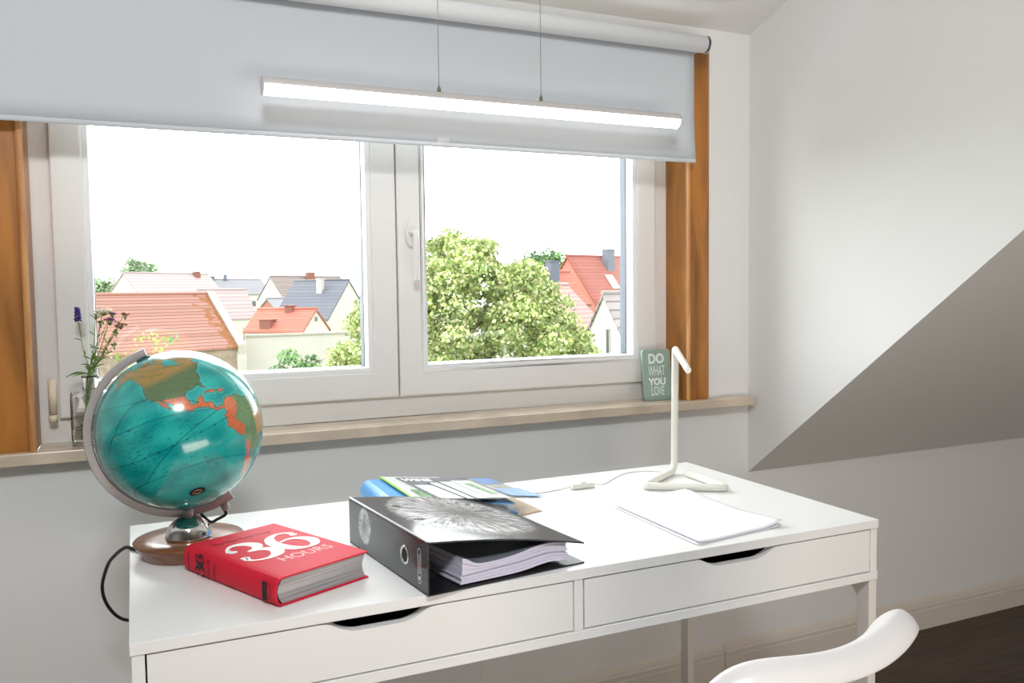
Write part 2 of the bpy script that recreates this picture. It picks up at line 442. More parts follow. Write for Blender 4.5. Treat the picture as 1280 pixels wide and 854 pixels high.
# ------------------------------------------------------------------ hanging LED tube
def build_pendant():
    yc, zc, r = .13, 1.656, .0205
    t = thing('pendant_light', 'long lit aluminium LED tube hanging on two cables before the blind', 'lamp', (.8325, yc, zc))
    x0, x1 = .294, 1.371
    a0 = -.18  # the housing is the upper part of the round section
    def arc(a, b, n): return [(r*math.cos(a+(b-a)*k/n), r*math.sin(a+(b-a)*k/n)) for k in range(n+1)]
    def sec(a, b, n, name, m):
        mb = MB(); p = arc(a, b, n)
        rows = [[(x, yc+u, zc+v) for u, v in p] for x in (x0, x1)]
        mb.grid(rows)
        return mb
    up = MB().prism([(x0, yc+u, zc+v) for u, v in arc(.12, PI-.12, 16)], (x1-x0, 0, 0)).build('housing', M['alu'], t)
    dn = MB().prism([(x0+.003, yc+u*.965, zc+v*.965) for u, v in arc(PI-.12, 2*PI+.12, 22)], (x1-x0-.006, 0, 0)); 
    dn.build('diffuser', M['diffuser'], t)
    for x, d in ((x0, -1), (x1, 1)):
        MB().tube([(x, yc, zc), (x+d*.003, yc, zc)], r+.0005, 28).build('end_cap', M['alu'], t)
    for x in (.697, .965):
        zc2 = 1.97+.325*(YW-yc)
        w = MB().tube([(x, yc, zc+r+.012), (x, yc, zc2)], .0008, 6).build('cable', M['wire'], t)
        MB().lathe([(.0, 0), (.0045, 0), (.0045, .008), (.0035, .011), (.0015, .015), (0, .015)], (x, yc, zc+r-.0005), 14).build('cable_grip', M['alu_dark'], w)
M['alu_dark'] = mat('burnished_metal_grip', (130, 120, 108), .4, .8)
build_pendant()

# ------------------------------------------------------------------ desk
DW, DD, HT = 1.31, .6127, .76
def build_desk():
    t = thing('desk', 'long white desk with two drawers standing before the window wall', 'desk', (.655, -.306, 0))
    zt = HT-.0168; zl, zb = .659, .643
    MB().box(0, DW, -DD, 0, zt+.0002, HT).build('desk_top', M['desk'], t, .0012)
    MB().box(.0005, DW-.0005, -DD+.0005, 0, zb, zl).build('bottom_board', M['desk'], t, .001)
    for a, b in ((.002, .0182), (DW-.0182, DW-.002)):
        MB().box(a, b, -DD+.002, -.002, zl+.0002, zt).build('side_panel', M['desk'], t, .0008)
    MB().box(.6475, .6638, -DD+.002, -.02, zl+.0002, zt).build('divider', M['desk'], t, .0008)
    MB().box(.0185, DW-.0185, -.018, -.002, zl+.0002, zt).build('back_panel', M['desk'], t)
    s = MB()
    for a, b, g0, g1 in ((.0205, .6455, .252, .408), (.6665, 1.2895, .892, 1.060)):
        z0, z1 = zl+.0025, zt-.002
        d = .016; w = .036
        lip = []
        # front with the slanted, rounded grip cut out of its upper edge
        def edge(n=6):
            out = [(b, z1), (g1+.012, z1)]
            P = spline([(g1+.012, z1, 0), (g1-.004, z1-.002, 0), (g1-.022, z1-.011, 0), (g1-.04, z1-.0165, 0), (g1-.06, z1-.017, 0)], n)
            out += [(p.x, p.y) for p in P[1:]]
            P = spline([(g0+.06, z1-.017, 0), (g0+.04, z1-.0165, 0), (g0+.022, z1-.011, 0), (g0+.004, z1-.002, 0), (g0-.012, z1, 0)], n)
            out += [(p.x, p.y) for p in P]
            out.append((a, z1)); return out
        E = edge(); yf = -DD+.0025
        poly = [(a, yf, z0), (b, yf, z0)] + [(x, yf, z) for x, z in E]
        mb = MB().prism(poly, (0, d, 0))
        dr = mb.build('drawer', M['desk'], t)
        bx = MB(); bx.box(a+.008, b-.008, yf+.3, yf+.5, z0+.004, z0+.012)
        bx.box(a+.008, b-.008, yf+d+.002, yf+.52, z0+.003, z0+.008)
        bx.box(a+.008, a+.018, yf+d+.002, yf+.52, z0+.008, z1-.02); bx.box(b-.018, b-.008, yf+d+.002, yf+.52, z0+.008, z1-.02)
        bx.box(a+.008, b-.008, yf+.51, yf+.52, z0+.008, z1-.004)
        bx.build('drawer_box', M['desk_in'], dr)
    # two steel side frames: slim front and rear legs joined by a rail with rounded inner corners
    for xa in (.002, DW-.0215):
        xb = xa+.0195
        yf, yr, wl = -DD+.0015, -.003, .030
        def leg(y_out, s):
            yi = y_out+s*wl
            P = spline([(yi, .575, 0), (yi+s*.001, .60, 0), (yi+s*.006, .613, 0), (yi+s*.018, .622, 0), (yi+s*.034, .6245, 0)], 5)
            poly = [(xa, y_out, 0.), (xa, yi, 0.)] + [(xa, p.x, p.y) for p in P] + [(xa, yi+s*.034, zb-.0003), (xa, y_out, zb-.0003)]
            MB().prism(poly, (xb-xa, 0, 0)).build('leg', M['desk_leg'], t, .0012)
        leg(yf, 1); leg(yr, -1)
        MB().box(xa, xb, yf+wl+.034, yr-wl-.034, .6245, zb-.0003).build('leg_rail', M['desk_leg'], t, .0012)
    # the lighter joint strip of the cable flap along the back of the top
    return t
build_desk()

# ------------------------------------------------------------------ globe
def globe_colors():
    NA = [(-168, 66), (-162, 70), (-150, 71), (-136, 69), (-125, 70), (-115, 68), (-108, 68), (-95, 68), (-94, 72), (-85, 69), (-82, 67), (-87, 64), (-94, 60), (-92, 57), (-85, 55), (-82, 53), (-79, 51), (-79, 55), (-77, 58), (-78, 62), (-73, 62), (-70, 59), (-65, 60), (-61, 56), (-56, 52), (-60, 50), (-66, 50), (-65, 47), (-61, 46), (-66, 44), (-70, 43), (-70, 41.5), (-74, 40.5), (-76, 37), (-76, 35), (-79, 33), (-81, 31), (-80, 26), (-81, 25.2), (-83, 29), (-85, 30), (-89, 29.3), (-94, 29.5), (-97, 27.5), (-97.5, 23), (-96, 19), (-94, 18.2), (-91, 18.8), (-90.4, 21), (-87, 21.5), (-88, 18), (-88.5, 16), (-83.4, 15), (-83.6, 11), (-82, 9), (-79.5, 9.5), (-77.4, 8.5), (-78, 7.2), (-80.3, 7.4), (-83, 8.2), (-85.7, 10), (-87.6, 13), (-91.5, 14), (-94, 16), (-97, 15.8), (-101, 17.3), (-105, 19.5), (-105.5, 22), (-108, 25), (-110, 28), (-113, 31.2), (-114.7, 31.6), (-112.8, 28.5), (-110.5, 25), (-109.5, 23), (-110.3, 23.2), (-112.2, 25.5), (-114.5, 28), (-115.8, 30.4), (-117.2, 32.6), (-118.5, 34), (-120.6, 34.6), (-122.4, 37.4), (-124.2, 40.4), (-124.4, 43), (-124, 46.5), (-124.5, 48.4), (-123, 49), (-127, 51), (-130, 54.5), (-134, 58), (-139, 59.8), (-146, 60.5), (-151, 59.5), (-153, 58), (-158, 56), (-163, 54.6), (-158, 58.5), (-162, 59), (-165, 61.5), (-161, 64.5), (-166, 64.6)]
    SA = [(-77.4, 8.5), (-75, 11), (-71.5, 12.3), (-68, 11), (-62, 10.6), (-57, 6), (-51, 4), (-50, 0), (-44, -2.6), (-38.5, -4), (-35, -6.5), (-35.2, -9.5), (-39, -14), (-39.5, -18.5), (-42, -22.8), (-48, -26), (-49, -29), (-53.5, -34), (-58, -34.3), (-57, -37.5), (-62, -39), (-65, -42), (-66, -46), (-69, -50.5), (-68.5, -53), (-70, -55), (-74, -52), (-75.5, -47), (-73, -42), (-73.5, -37), (-71.5, -31), (-70.5, -24), (-70.2, -18.5), (-76, -14), (-79, -8), (-81.2, -5), (-80, -2), (-80, 1), (-78, 3), (-77.3, 6)]
    GR = [(-73, 78), (-60, 82), (-33, 83.3), (-20, 80), (-20, 73), (-25, 69.5), (-38, 65.5), (-43, 60), (-50, 63), (-53, 68), (-55, 71), (-60, 76)]
    ARC = [[(-80, 63), (-65, 61.8), (-62, 67), (-75, 73), (-88, 73.5), (-82, 69)], [(-118, 69.5), (-104, 69), (-105, 73), (-118, 73.2)], [(-90, 77), (-76, 79), (-62, 82.5), (-75, 83), (-92, 81)], [(-125, 72), (-120, 76), (-124, 74.5)], [(-98, 71.5), (-90, 73), (-92, 75.5), (-102, 76)]]
    CAR = [[(-85, 22), (-80, 23.1), (-74.3, 20.2), (-77.5, 19.9), (-80, 21.8)], [(-74.4, 18.4), (-72.8, 19.9), (-68.5, 18.6), (-71.5, 17.8)], [(-78.3, 18.2), (-76.3, 18), (-77, 17.9)], [(-67, 18.4), (-65.7, 18.2), (-66.5, 17.9)], [(-60, -51.5), (-58, -51.6), (-59.5, -52.3)]]
    HAW = [[(-156, 20), (-155, 19.6), (-155.7, 19)], [(-158.2, 21.6), (-157.6, 21.3), (-158.1, 21.3)], [(-156.7, 21), (-156, 20.7), (-156.5, 20.6)]]
    OTH = [[(113, -22), (122, -18), (130, -12), (136, -12), (142, -11), (146, -19), (153, -26), (150, -37), (140, -38), (131, -31.5), (117, -35)], [(166.5, -46), (173, -41), (178, -38), (174.7, -36.5), (173, -39), (171, -42)],
           [(180, 65), (180, 69), (140, 73), (105, 77), (70, 73), (40, 67), (20, 70), (5, 60), (-9, 43), (-9, 37), (10, 43), (20, 40), (28, 40), (35, 36), (34, 30), (43, 13), (58, 20), (68, 24), (77, 8), (88, 22), (98, 8), (105, 10), (109, 20), (121, 30), (122, 40), (130, 42), (140, 54), (157, 52), (163, 60)], [(-180, 65), (-170, 66), (-180, 69)],
           [(-17, 15), (-6, 36), (10, 37), (32, 31), (43, 11), (51, 11), (40, -5), (39, -18), (27, -34), (18, -34), (12, -15), (9, 3), (-7, 4)], [(130, 31.5), (141, 36), (142, 44), (137, 37), (131, 34)], [(131, -1), (141, -3), (150, -10), (141, -8.5)], [(109, 1), (117, 6.5), (117, -3.5)]]
    ANT = [[(-180, -90), (-180, -78), (-150, -76), (-110, -74), (-70, -73), (-58, -64), (-62, -75), (-30, -78), (0, -71), (60, -67), (120, -66.5), (180, -78), (180, -90)]]
    W, H = 720, 361
    lon = -180+np.arange(W)*.5; lat = -90+np.arange(H)*.5
    LO, LA = np.meshgrid(lon, lat)
    wob = lambda a, b, k: .45*np.sin(a*.9*k+b*1.3)+.35*np.sin(b*2.1*k-a*.6)+.22*np.sin(a*3.1+b*2.7*k)
    X = LO+wob(LO, LA, 1.)*.9; Y = LA+wob(LA, LO, 1.2)*.7
    def inside(poly):
        r = np.zeros(X.shape, bool); n = len(poly)
        for i in range(n):
            x1, y1 = poly[i]; x2, y2 = poly[(i+1) % n]
            if y1 == y2: continue
            c = ((y1 > Y) != (y2 > Y)) & (X < (x2-x1)*(Y-y1)/(y2-y1)+x1)
            r ^= c
        return r
    def rgb(c): return np.array(lin(c))
    ns = .5+.25*np.sin(LO*.21+1.3*np.sin(LA*.17))+.25*np.sin(LA*.33+1.1*np.sin(LO*.13+2))
    fine = rng.random(LO.shape)
    C = np.zeros((H, W, 3))
    deep = rgb((6, 142, 142)); shal = rgb((44, 176, 168))
    k = np.clip(ns, 0, 1)[..., None]; C = deep*(1-k)+shal*k
    land = np.zeros((H, W), bool)
    def paint(mask, fn):
        nonlocal C
        land[mask] = True; C[mask] = fn[mask] if fn.ndim == 3 else fn
    na = inside(NA)
    for p in ARC: na |= inside(p)
    gold, olive, orange, cream, green = rgb((164, 132, 74)), rgb((92, 116, 80)), rgb((206, 112, 74)), rgb((206, 178, 140)), rgb((104, 142, 96))
    f = np.zeros((H, W, 3)); f[:] = gold
    us = (LA < 49-.0*LO) & (LA > 25) & (LA > 32.5-.62*np.clip(LO+117, 0, 20)*.35)
    mix = np.clip((49.5-LA)/6, 0, 1)[..., None]; f = gold*(1-mix)+olive*mix
    band = (np.sin(LA*.9+LO*.25) > .55) & (LA > 50); f[band] = rgb((140, 128, 70))
    mexico = (LA < 32.2-.28*np.clip(LO+117, 0, 20)); f[mexico] = orange
    am = mexico & (np.sin(LO*.8)+np.sin(LA*1.1) > 1.0); f[am] = rgb((206, 130, 84))
    paint(na, f)
    g = inside(GR); paint(g, cream)
    sa = inside(SA); f = np.zeros((H, W, 3)); f[:] = green
    west = LO < (-71.5+np.where(LA < -5, (-LA-5)*.18, (LA+5)*.25)+2*np.sin(LA*.4)); f[west] = orange
    nth = (LA > 4) & (LO < -66); f[nth] = rgb((210, 124, 84))
    br = (LO > -55) & (LA < -8) & (LA > -25); f[br] = rgb((186, 150, 96)); f[LA < -38] = rgb((210, 150, 104))
    paint(sa, f)
    for p in CAR+HAW: paint(inside(p), orange)
    f = np.zeros((H, W, 3)); f[:] = rgb((180, 140, 88)); f[(LA > 45)] = gold; f[(LA < 8) & (LA > -14)] = green
    for p in OTH: paint(inside(p), f)
    for p in ANT: paint(inside(p), rgb((214, 226, 226)))
    # pale shelf line round the coasts, darker coast line
    d = np.zeros_like(land)
    for s in (1, -1): d |= np.roll(land, s, 0) | np.roll(land, s, 1)
    sh = np.zeros_like(land)
    for s in range(-4, 5): sh |= np.roll(land, s, 1) | np.roll(land, s, 0)
    C[sh & ~land] = C[sh & ~land]*.7+rgb((110, 186, 176))*.3
    C[d & ~land] = rgb((24, 96, 92))
    # print texture on the land (names and borders too small to read)
    spk = land & (fine < .16); C[spk] *= .62
    # graticule and equator, ship routes
    def line(mask, a=.62): C[mask & ~land] = C[mask & ~land]*a
    gr = ((np.abs((LA+90) % 15) < .26) | ((np.abs((LO+180) % 15) < .26) & (np.abs(LA) < 80)))
    line(gr, .84)
    line(np.abs(LA) < .3, .42); line((np.abs(LA) < 1.0) & ((LO.astype(int) % 10) == 0), .45)
    for a, b, c, e in ((-122, 37, -158, 21), (-158, 21, 180, -18), (-80, 8, -150, -17), (-122, 36, 140, 35), (-150, -17, 174, -37), (-72, -33, -150, -17), (-80, 7, -122, 34), (-157, 21, -80, 8)):
        if c > 0: c -= 360
        for t in np.linspace(0, 1, 700):
            xx = a+(c-a)*t; yy = b+(e-b)*t+6*math.sin(PI*t)
            i = int((yy+90)*2) % H; j = int((xx+180)*2) % W
            if not land[i, j]: C[i, j] *= .78
    # small scattered island dots and sea names
    for q in range(420):
        lo_, la_ = rng.uniform(-200, -100), rng.uniform(-32, 26)
        i = int((la_+90)*2); j = int((lo_+180)*2) % W
        n = rng.integers(1, 5)
        for z in range(n):
            jj = (j+2*z) % W
            if not land[i, jj]: C[i, jj] = rgb((10, 70, 72))
    return C, W, H

def build_globe():
    bc = Vector((.0955, -.232, HT))
    gc = Vector((.0895, -.2165, .9735)); R = .1365
    right = Vector((.999, -.045, 0)).normalized(); up = Vector((0, 0, 1)); fwd = Vector((-right.y, right.x, 0))  # away from the viewer
    t = thing('globe', 'large turquoise globe on a round wooden base at the desk\'s left end', 'globe', tuple(bc))
    # turned wooden base, narrower below
    MB().lathe([(0, .0002), (.074, .0002), (.076, .002), (.089, .0235), (.0905, .026), (.089, .0275), (.05, .0278), (0, .0278)], tuple(bc), 64).build('base', M['walnut'], t)
    prof = [(0, .0282), (.0385, .0282), (.0385, .031)]
    for k in range(1, 15):
        a = k/14*PI/2; prof.append((.0375*math.cos(a) if k < 14 else .0085, .031+.0345*math.sin(a)))
    prof += [(.0085, .0665), (0, .0665)]
    MB().lathe(prof, tuple(bc), 48).build('dome', M['chrome'], t)
    MB().lathe([(.0, .063), (.0085, .063), (.0085, .0795), (0, .0795)], tuple(bc), 24).build('post', M['globe_alu'], t)
    # axis leans left by 24 degrees in the plane that faces the viewer
    ax = (up*math.cos(math.radians(24))-right*math.sin(math.radians(24))).normalized()
    # meridian: a flat band round the left of the globe from the north to past the south pole
    ri, ro, th = R+.003, R+.0165, .006
    def ringpt(r, a): return gc+right*(r*math.cos(a))+up*(r*math.sin(a))
    a0, a1 = math.radians(111), math.radians(303)
    rows = []
    N = 96
    for i in range(N+1):
        a = a0+(a1-a0)*i/N
        rows.append([ringpt(r, a)+fwd*y for r, y in ((ri, -th), (ro, -th), (ro, th), (ri, th))])
    mb = MB().grid([[tuple(p) for p in r] for r in rows], True, False)
    mb.f.append((0, 1, 2, 3)); mb.sm.append(False); e = N*4; mb.f.append((e, e+1, e+2, e+3)); mb.sm.append(False)
    mb.build('meridian_arm', M['globe_alu'], t, .0012)
    # printed sphere
    C, W, H = globe_colors()
    east = fwd  # lon such that the viewed centre is -123.5 on the axis frame
    v0 = (-fwd + up*.0)  # towards viewer
    v0 = (v0 - ax*v0.dot(ax)).normalized(); e0 = ax.cross(v0).normalized()
    lon0 = math.radians(-114)
    lo = np.radians(-180+np.arange(W)*.5)-lon0; la = np.radians(-90+np.arange(H)*.5)
    cl = np.maximum(np.cos(la), 1e-5)
    P = np.array(gc)+R*(np.sin(la)[:, None, None]*np.array(ax)+cl[:, None, None]*(np.cos(lo)[None, :, None]*np.array(v0)+np.sin(lo)[None, :, None]*np.array(e0)))
    idx = np.arange(H*W).reshape(H, W)
    a = idx[:-1]; b_ = np.roll(idx, -1, 1)[:-1]; c = np.roll(idx, -1, 1)[1:]; d = idx[1:]
    F = np.stack([a, b_, c, d], -1).reshape(-1, 4)
    me = bpy.data.meshes.new('sphere'); me.from_pydata(P.reshape(-1, 3).tolist(), [], F.tolist())
    me.polygons.foreach_set('use_smooth', [True]*len(me.polygons))
    at = me.color_attributes.new('map', 'FLOAT_COLOR', 'POINT')
    at.data.foreach_set('color', np.concatenate([C.reshape(-1, 3), np.ones((H*W, 1))], 1).ravel())
    m, nt, b = new_mat('printed_globe_map'); vc = nt.nodes.new('ShaderNodeVertexColor'); vc.layer_name = 'map'
    nt.links.new(vc.outputs['Color'], b.inputs['Base Color']); b.inputs['Roughness'].default_value = .16; b.inputs['Coat Weight'].default_value = .4; b.inputs['Coat Roughness'].default_value = .05
    me.materials.append(m); me.update()
    sp = link('sphere', me, t)
    # oval maker's mark on the southern ocean
    def onsphere(u, v, r=R+.0006):
        # direction towards the viewer's side, in right/up units of R
        w = math.sqrt(max(0, 1-u*u-v*v)); return gc+(right*u+up*v-fwd*w)*r
    cu, cv = .155, -.655
    mk = MB(); rows = []
    for rr in (0.001, .5, 1.):
        rows.append([tuple(onsphere(cu+.093*rr*math.cos(q)-.0*math.sin(q), cv+.052*rr*math.sin(q)+.02*rr*math.cos(q))) for q in np.linspace(0, 2*PI, 28, endpoint=False)])
    mk.grid(rows, True)
    mo = mk.build('oval_mark', M['ink'], sp)
    mk = MB()
    for s in (1, -1):
        rows = []
        for q in np.linspace(-1, 1, 12):
            h = .03*(1-q*q)*s
            rows.append([tuple(onsphere(cu+.06*q, cv+h+.014*q, R+.0011)), tuple(onsphere(cu+.06*q, cv+h*.62+.014*q, R+.0011))])
        mk.grid(rows)
    mk.build('mark_lens', mat('pale_gold_print', (190, 190, 160), .5), mo)
    # pole cap, lower socket and the looping cord
    n = gc+ax*R; s = gc-ax*R
    cap = MB(); cap.M = basis(tuple(n), right.cross(ax).cross(ax), right.cross(ax)) if False else Matrix.Translation(n) @ ax.to_track_quat('Z', 'Y').to_matrix().to_4x4()
    cap.lathe([(.013, -.001), (.012, .0018), (.004, .0028), (0, .0028)], (0, 0, 0), 20).build('pole_cap', mat('dark_green_pole_cap', (24, 74, 72), .4), t)
    so = MB(); so.M = Matrix.Translation(s-ax*.014) @ (-ax).to_track_quat('Z', 'Y').to_matrix().to_4x4()
    so.lathe([(0, 0), (.0075, 0), (.0075, .012), (.006, .014), (0, .014)], (-.002, 0.004, 0), 20)
    so.build('socket', M['globe_alu'], t)
    p0 = s-ax*.028
    pts = spline([p0, p0-ax*.008-right*.002, p0-up*.014-right*.012, p0-up*.017-right*.026, bc+Vector((0, 0, .074))+right*.012+fwd*.012], 8)
    MB().tube(pts, .0026, 10).build('lead', M['black'], t)
    # power cord: out of the base, over the desk's left edge, looping down and back behind the desk
    q = [(bc.x-.07, bc.y+.035, HT+.007), (bc.x-.088, bc.y+.05, HT+.0035), (-.006, -.155, HT+.001), (-.024, -.10, .735), (-.040, -.04, .70), (-.0535, .03, .64), (-.049, .06, .595), (-.03, .08, .557), (-.004, .09, .54), (.05, .09, .53), (.1, .1, .45), (.14, .12, .2), (.16, .15, .01), (.3, .2, .006)]
    MB().tube(spline(q, 10), .0033, 10).build('power_cord', M['black'], t)
build_globe()

# ------------------------------------------------------------------ red book
STEP = [0]
def digits36(mb, Mx, s):
    """a high-contrast 3 and 6 overlapping as on the cover; s = digit height"""
    def S(pts, ws):
        STEP[0] += 1; stroke(mb, [(x*s, y*s) for x, y in pts], [w*s for w in ws], Mx, .0001+.00006*(STEP[0] % 6))
    S([(-.60, .20), (-.565, .36), (-.42, .485), (-.22, .44), (-.13, .27), (-.20, .10), (-.40, .03)], [.15, .06, .09, .17, .20, .15, .05])
    S([(-.62, .22), (-.57, .20), (-.53, .24)], [.13, .16, .08])
    S([(-.40, .03), (-.18, -.01), (-.06, -.18), (-.14, -.38), (-.36, -.485), (-.58, -.42), (-.64, -.27)], [.05, .13, .21, .20, .09, .06, .13])
    S([(-.66, -.27), (-.61, -.25), (-.57, -.29)], [.12, .16, .08])
    S([(.62, .34), (.56, .455), (.40, .49), (.20, .36), (.09, .10), (.10, -.16), (.19, -.38), (.37, -.485), (.55, -.40), (.63, -.18), (.55, .03), (.38, .11), (.20, .06)], [.13, .07, .08, .15, .20, .21, .17, .08, .15, .19, .15, .07, .06])
    S([(.65, .31), (.60, .29), (.56, .32)], [.1, .15, .08])

def build_book():
    F = Vector((.192, -.57, HT)); Lp = Vector((.0835, -.338, HT)); 
    ey = (Lp-F); ln = ey.length; ey.normalize(); ex = Vector((-ey.y, ey.x, 0)) * -1    # ex from spine to fore edge
    wd, th = .166, .0425
    t = thing('book', 'thick red hardback book lying flat before the globe', 'book', tuple(F+ey*ln/2+ex*wd/2))
    Mx = Matrix(((ex.x, ey.x, 0, F.x), (ex.y, ey.y, 0, F.y), (0, 0, 1, HT), (0, 0, 0, 1)))
    # case: two boards and a rounded spine in one wrap-around section
    c = 0.0025
    out = [(wd, .0003), (.012, .0003)]
    for k in range(1, 12):
        a = -PI/2-PI*k/12
        out.append((.008+.0115*math.cos(a), th/2+(th/2-.0003)*math.sin(a)))
    out += [(.012, th), (wd, th)]
    inn = [(wd, th-c), (.013, th-c)]
    for k in range(1, 12):
        a = PI/2+PI*k/12
        inn.append((.0095+.0095*math.cos(a), th/2+(th/2-c)*math.sin(a)))
    inn += [(.013, c+.0003), (wd, c+.0003)]
    mb = MB(); mb.M = Mx
    poly = out+inn; n = len(poly)
    mb.add([(x, 0, z) for x, z in poly]+[(x, ln, z) for x, z in poly], [(i, (i+1) % n, n+(i+1) % n, n+i) for i in range(n)], False)
    h = len(out)
    for off in (0, n):   # end faces of the case as quads
        mb.f += [(off+i, off+i+1, off+n-2-i, off+n-1-i) for i in range(h-1)]; mb.sm += [False]*(h-1)
    mb.build('cover', M['red'], t, .0006)
    # page block with a hollow fore edge
    pg = MB(); pg.M = Mx
    poly = [(.011, c+.0006), (wd-.004, c+.0006)]
    for k in range(9):
        q = k/8; poly.append((wd-.004-.006*math.sin(PI*q), c+.0006+(th-2*c-.0012)*q))
    poly += [(.011, th-c-.0006)]
    for k in range(1, 7):
        q = k/7; poly.append((.011-.008*math.sin(PI*q), th-c-.0006-(th-2*c-.0012)*q))
    pg.prism([(x, .003, z) for x, z in poly], (0, ln-.006, 0)); pg.build('page_block', M['pages'], t)
    z = th+.00025
    Mt = Mx @ Matrix.Translation((wd*.51, ln*.55, z))
    d = MB(); digits36(d, Mt, .1); d.build('cover_number', M['white_ink'], t)
    text_part('cover_title', 'HOURS', Mx @ Matrix.Translation((wd*.60, ln*.27, z)), .034, M['pink_ink'], t, width=.092)
    text_part('cover_heading', 'The New York Times', Mx @ Matrix.Translation((wd*.47, ln*.845, z)), .014, M['dark_red_ink'], t, width=.105)
    # spine lettering: reads from the lower to the upper board
    # local frame on the spine: text x = +z, text y = towards the head (+ey)
    xs = -.0036
    Ms = Mx @ Matrix(((0, 0, -1, xs), (0, 1, 0, 0), (1, 0, 0, th/2), (0, 0, 0, 1)))
    # frame columns: text-x -> z, text-y -> y(ey), normal -> -x
    d = MB(); 
    digits36(d, Ms @ Matrix.Translation((0, ln*.80, 0)), .026)
    d.build('spine_number', M['ink'], t)
    text_part('spine_title', 'HOURS', Ms @ Matrix.Translation((0, ln*.70, .0002)), .011, M['dark_red_ink'], t, width=.029)
    text_part('spine_publisher', 'TASCHEN', Ms @ Matrix.Translation((0, ln*.045, .0002)), .008, M['dark_red_ink'], t, width=.027)
    for xa, xb, ya, yb in ((-.0135, .0135, .107, .123), (-.0135, .0135, .091, .105), (-.0135, .0135, .078, .088), (-.016, .016, .935, .94), (-.012, .006, .64, .643), (-.012, .011, .625, .628)):
        k = MB(); k.M = Ms; k.box(xa, xb, ln*ya, ln*yb, -.0001, .0003); k.build('spine_bar', M['ink'], t)
build_book()

# ------------------------------------------------------------------ lever arch binder
def dandelion_mat(name, cx, cy, R0, sy, base):
    """black glossy cover with a pale dandelion clock printed on it (object coordinates of the part)"""
    m, nt, b = new_mat(name); N = nt.nodes.new; L = nt.links.new
    at = N('ShaderNodeUVMap'); sep = N('ShaderNodeSeparateXYZ'); L(at.outputs[0], sep.inputs[0])
    def math_(op, a, b_=None, clamp=False):
        n = N('ShaderNodeMath'); n.operation = op; n.use_clamp = clamp
        for i, v in enumerate((a, b_)):
            if v is None: continue
            if isinstance(v, (int, float)): n.inputs[i].default_value = v
            else: L(v, n.inputs[i])
        return n.outputs[0]
    x = math_('SUBTRACT', sep.outputs[0], cx); y = math_('MULTIPLY', math_('SUBTRACT', sep.outputs[1], cy), sy)
    r = math_('SQRT', math_('ADD', math_('MULTIPLY', x, x), math_('MULTIPLY', y, y)))
    rn = math_('DIVIDE', r, R0)
    th = math_('ARCTAN2', y, x)
    cv = N('ShaderNodeCombineXYZ'); L(math_('MULTIPLY', math_('COSINE', th), 9.), cv.inputs[0]); L(math_('MULTIPLY', math_('SINE', th), 9.), cv.inputs[1]); L(math_('MULTIPLY', rn, 2.2), cv.inputs[2])
    n1 = N('ShaderNodeTexNoise'); n1.inputs['Scale'].default_value = 1.6; n1.inputs['Detail'].default_value = 6; n1.inputs['Roughness'].default_value = .7; L(cv.outputs[0], n1.inputs['Vector'])
    n2 = N('ShaderNodeTexNoise'); n2.inputs['Scale'].default_value = 60; n2.inputs['Detail'].default_value = 4; L(at.outputs[0], n2.inputs['Vector'])
    ray = math_('MULTIPLY', math_('SUBTRACT', n1.outputs['Fac'], .40), 5., True)
    fuzz = math_('MULTIPLY', math_('SUBTRACT', n2.outputs['Fac'], .32), 2.6, True)
    rim = N('ShaderNodeValToRGB'); cr = rim.color_ramp
    cr.elements[0].position = 0.; cr.elements[0].color = (.1, .1, .1, 1)
    cr.elements[1].position = 1.; cr.elements[1].color = (0, 0, 0, 1)
    for p, v in ((.12, .25), (.3, .55), (.55, .8), (.8, .95), (.93, .6)):
        e = cr.elements.new(p); e.color = (v, v, v, 1)
    wob = math_('ADD', rn, math_('MULTIPLY', math_('SUBTRACT', n1.outputs['Fac'], .5), .45))
    L(wob, rim.inputs['Fac'])
    val = math_('MULTIPLY', rim.outputs['Color'], math_('ADD', math_('MULTIPLY', ray, .8), math_('MULTIPLY', fuzz, .5)), True)
    mx = N('ShaderNodeMix'); mx.data_type = 'RGBA'; L(val, mx.inputs[0]); mx.inputs[6].default_value = (*lin(base), 1); mx.inputs[7].default_value = (*lin((230, 230, 232)), 1)
    L(mx.outputs[2], b.inputs['Base Color']); b.inputs['Roughness'].default_value = .14; b.inputs['Specular IOR Level'].default_value = .6
    return m

def quad_uv(mb_obj, fn):
    me = mb_obj.data; uv = me.uv_layers.new(name='UVMap')
    for lp in me.loops:
        uv.data[lp.index].uv = fn(me.vertices[lp.vertex_index].co)

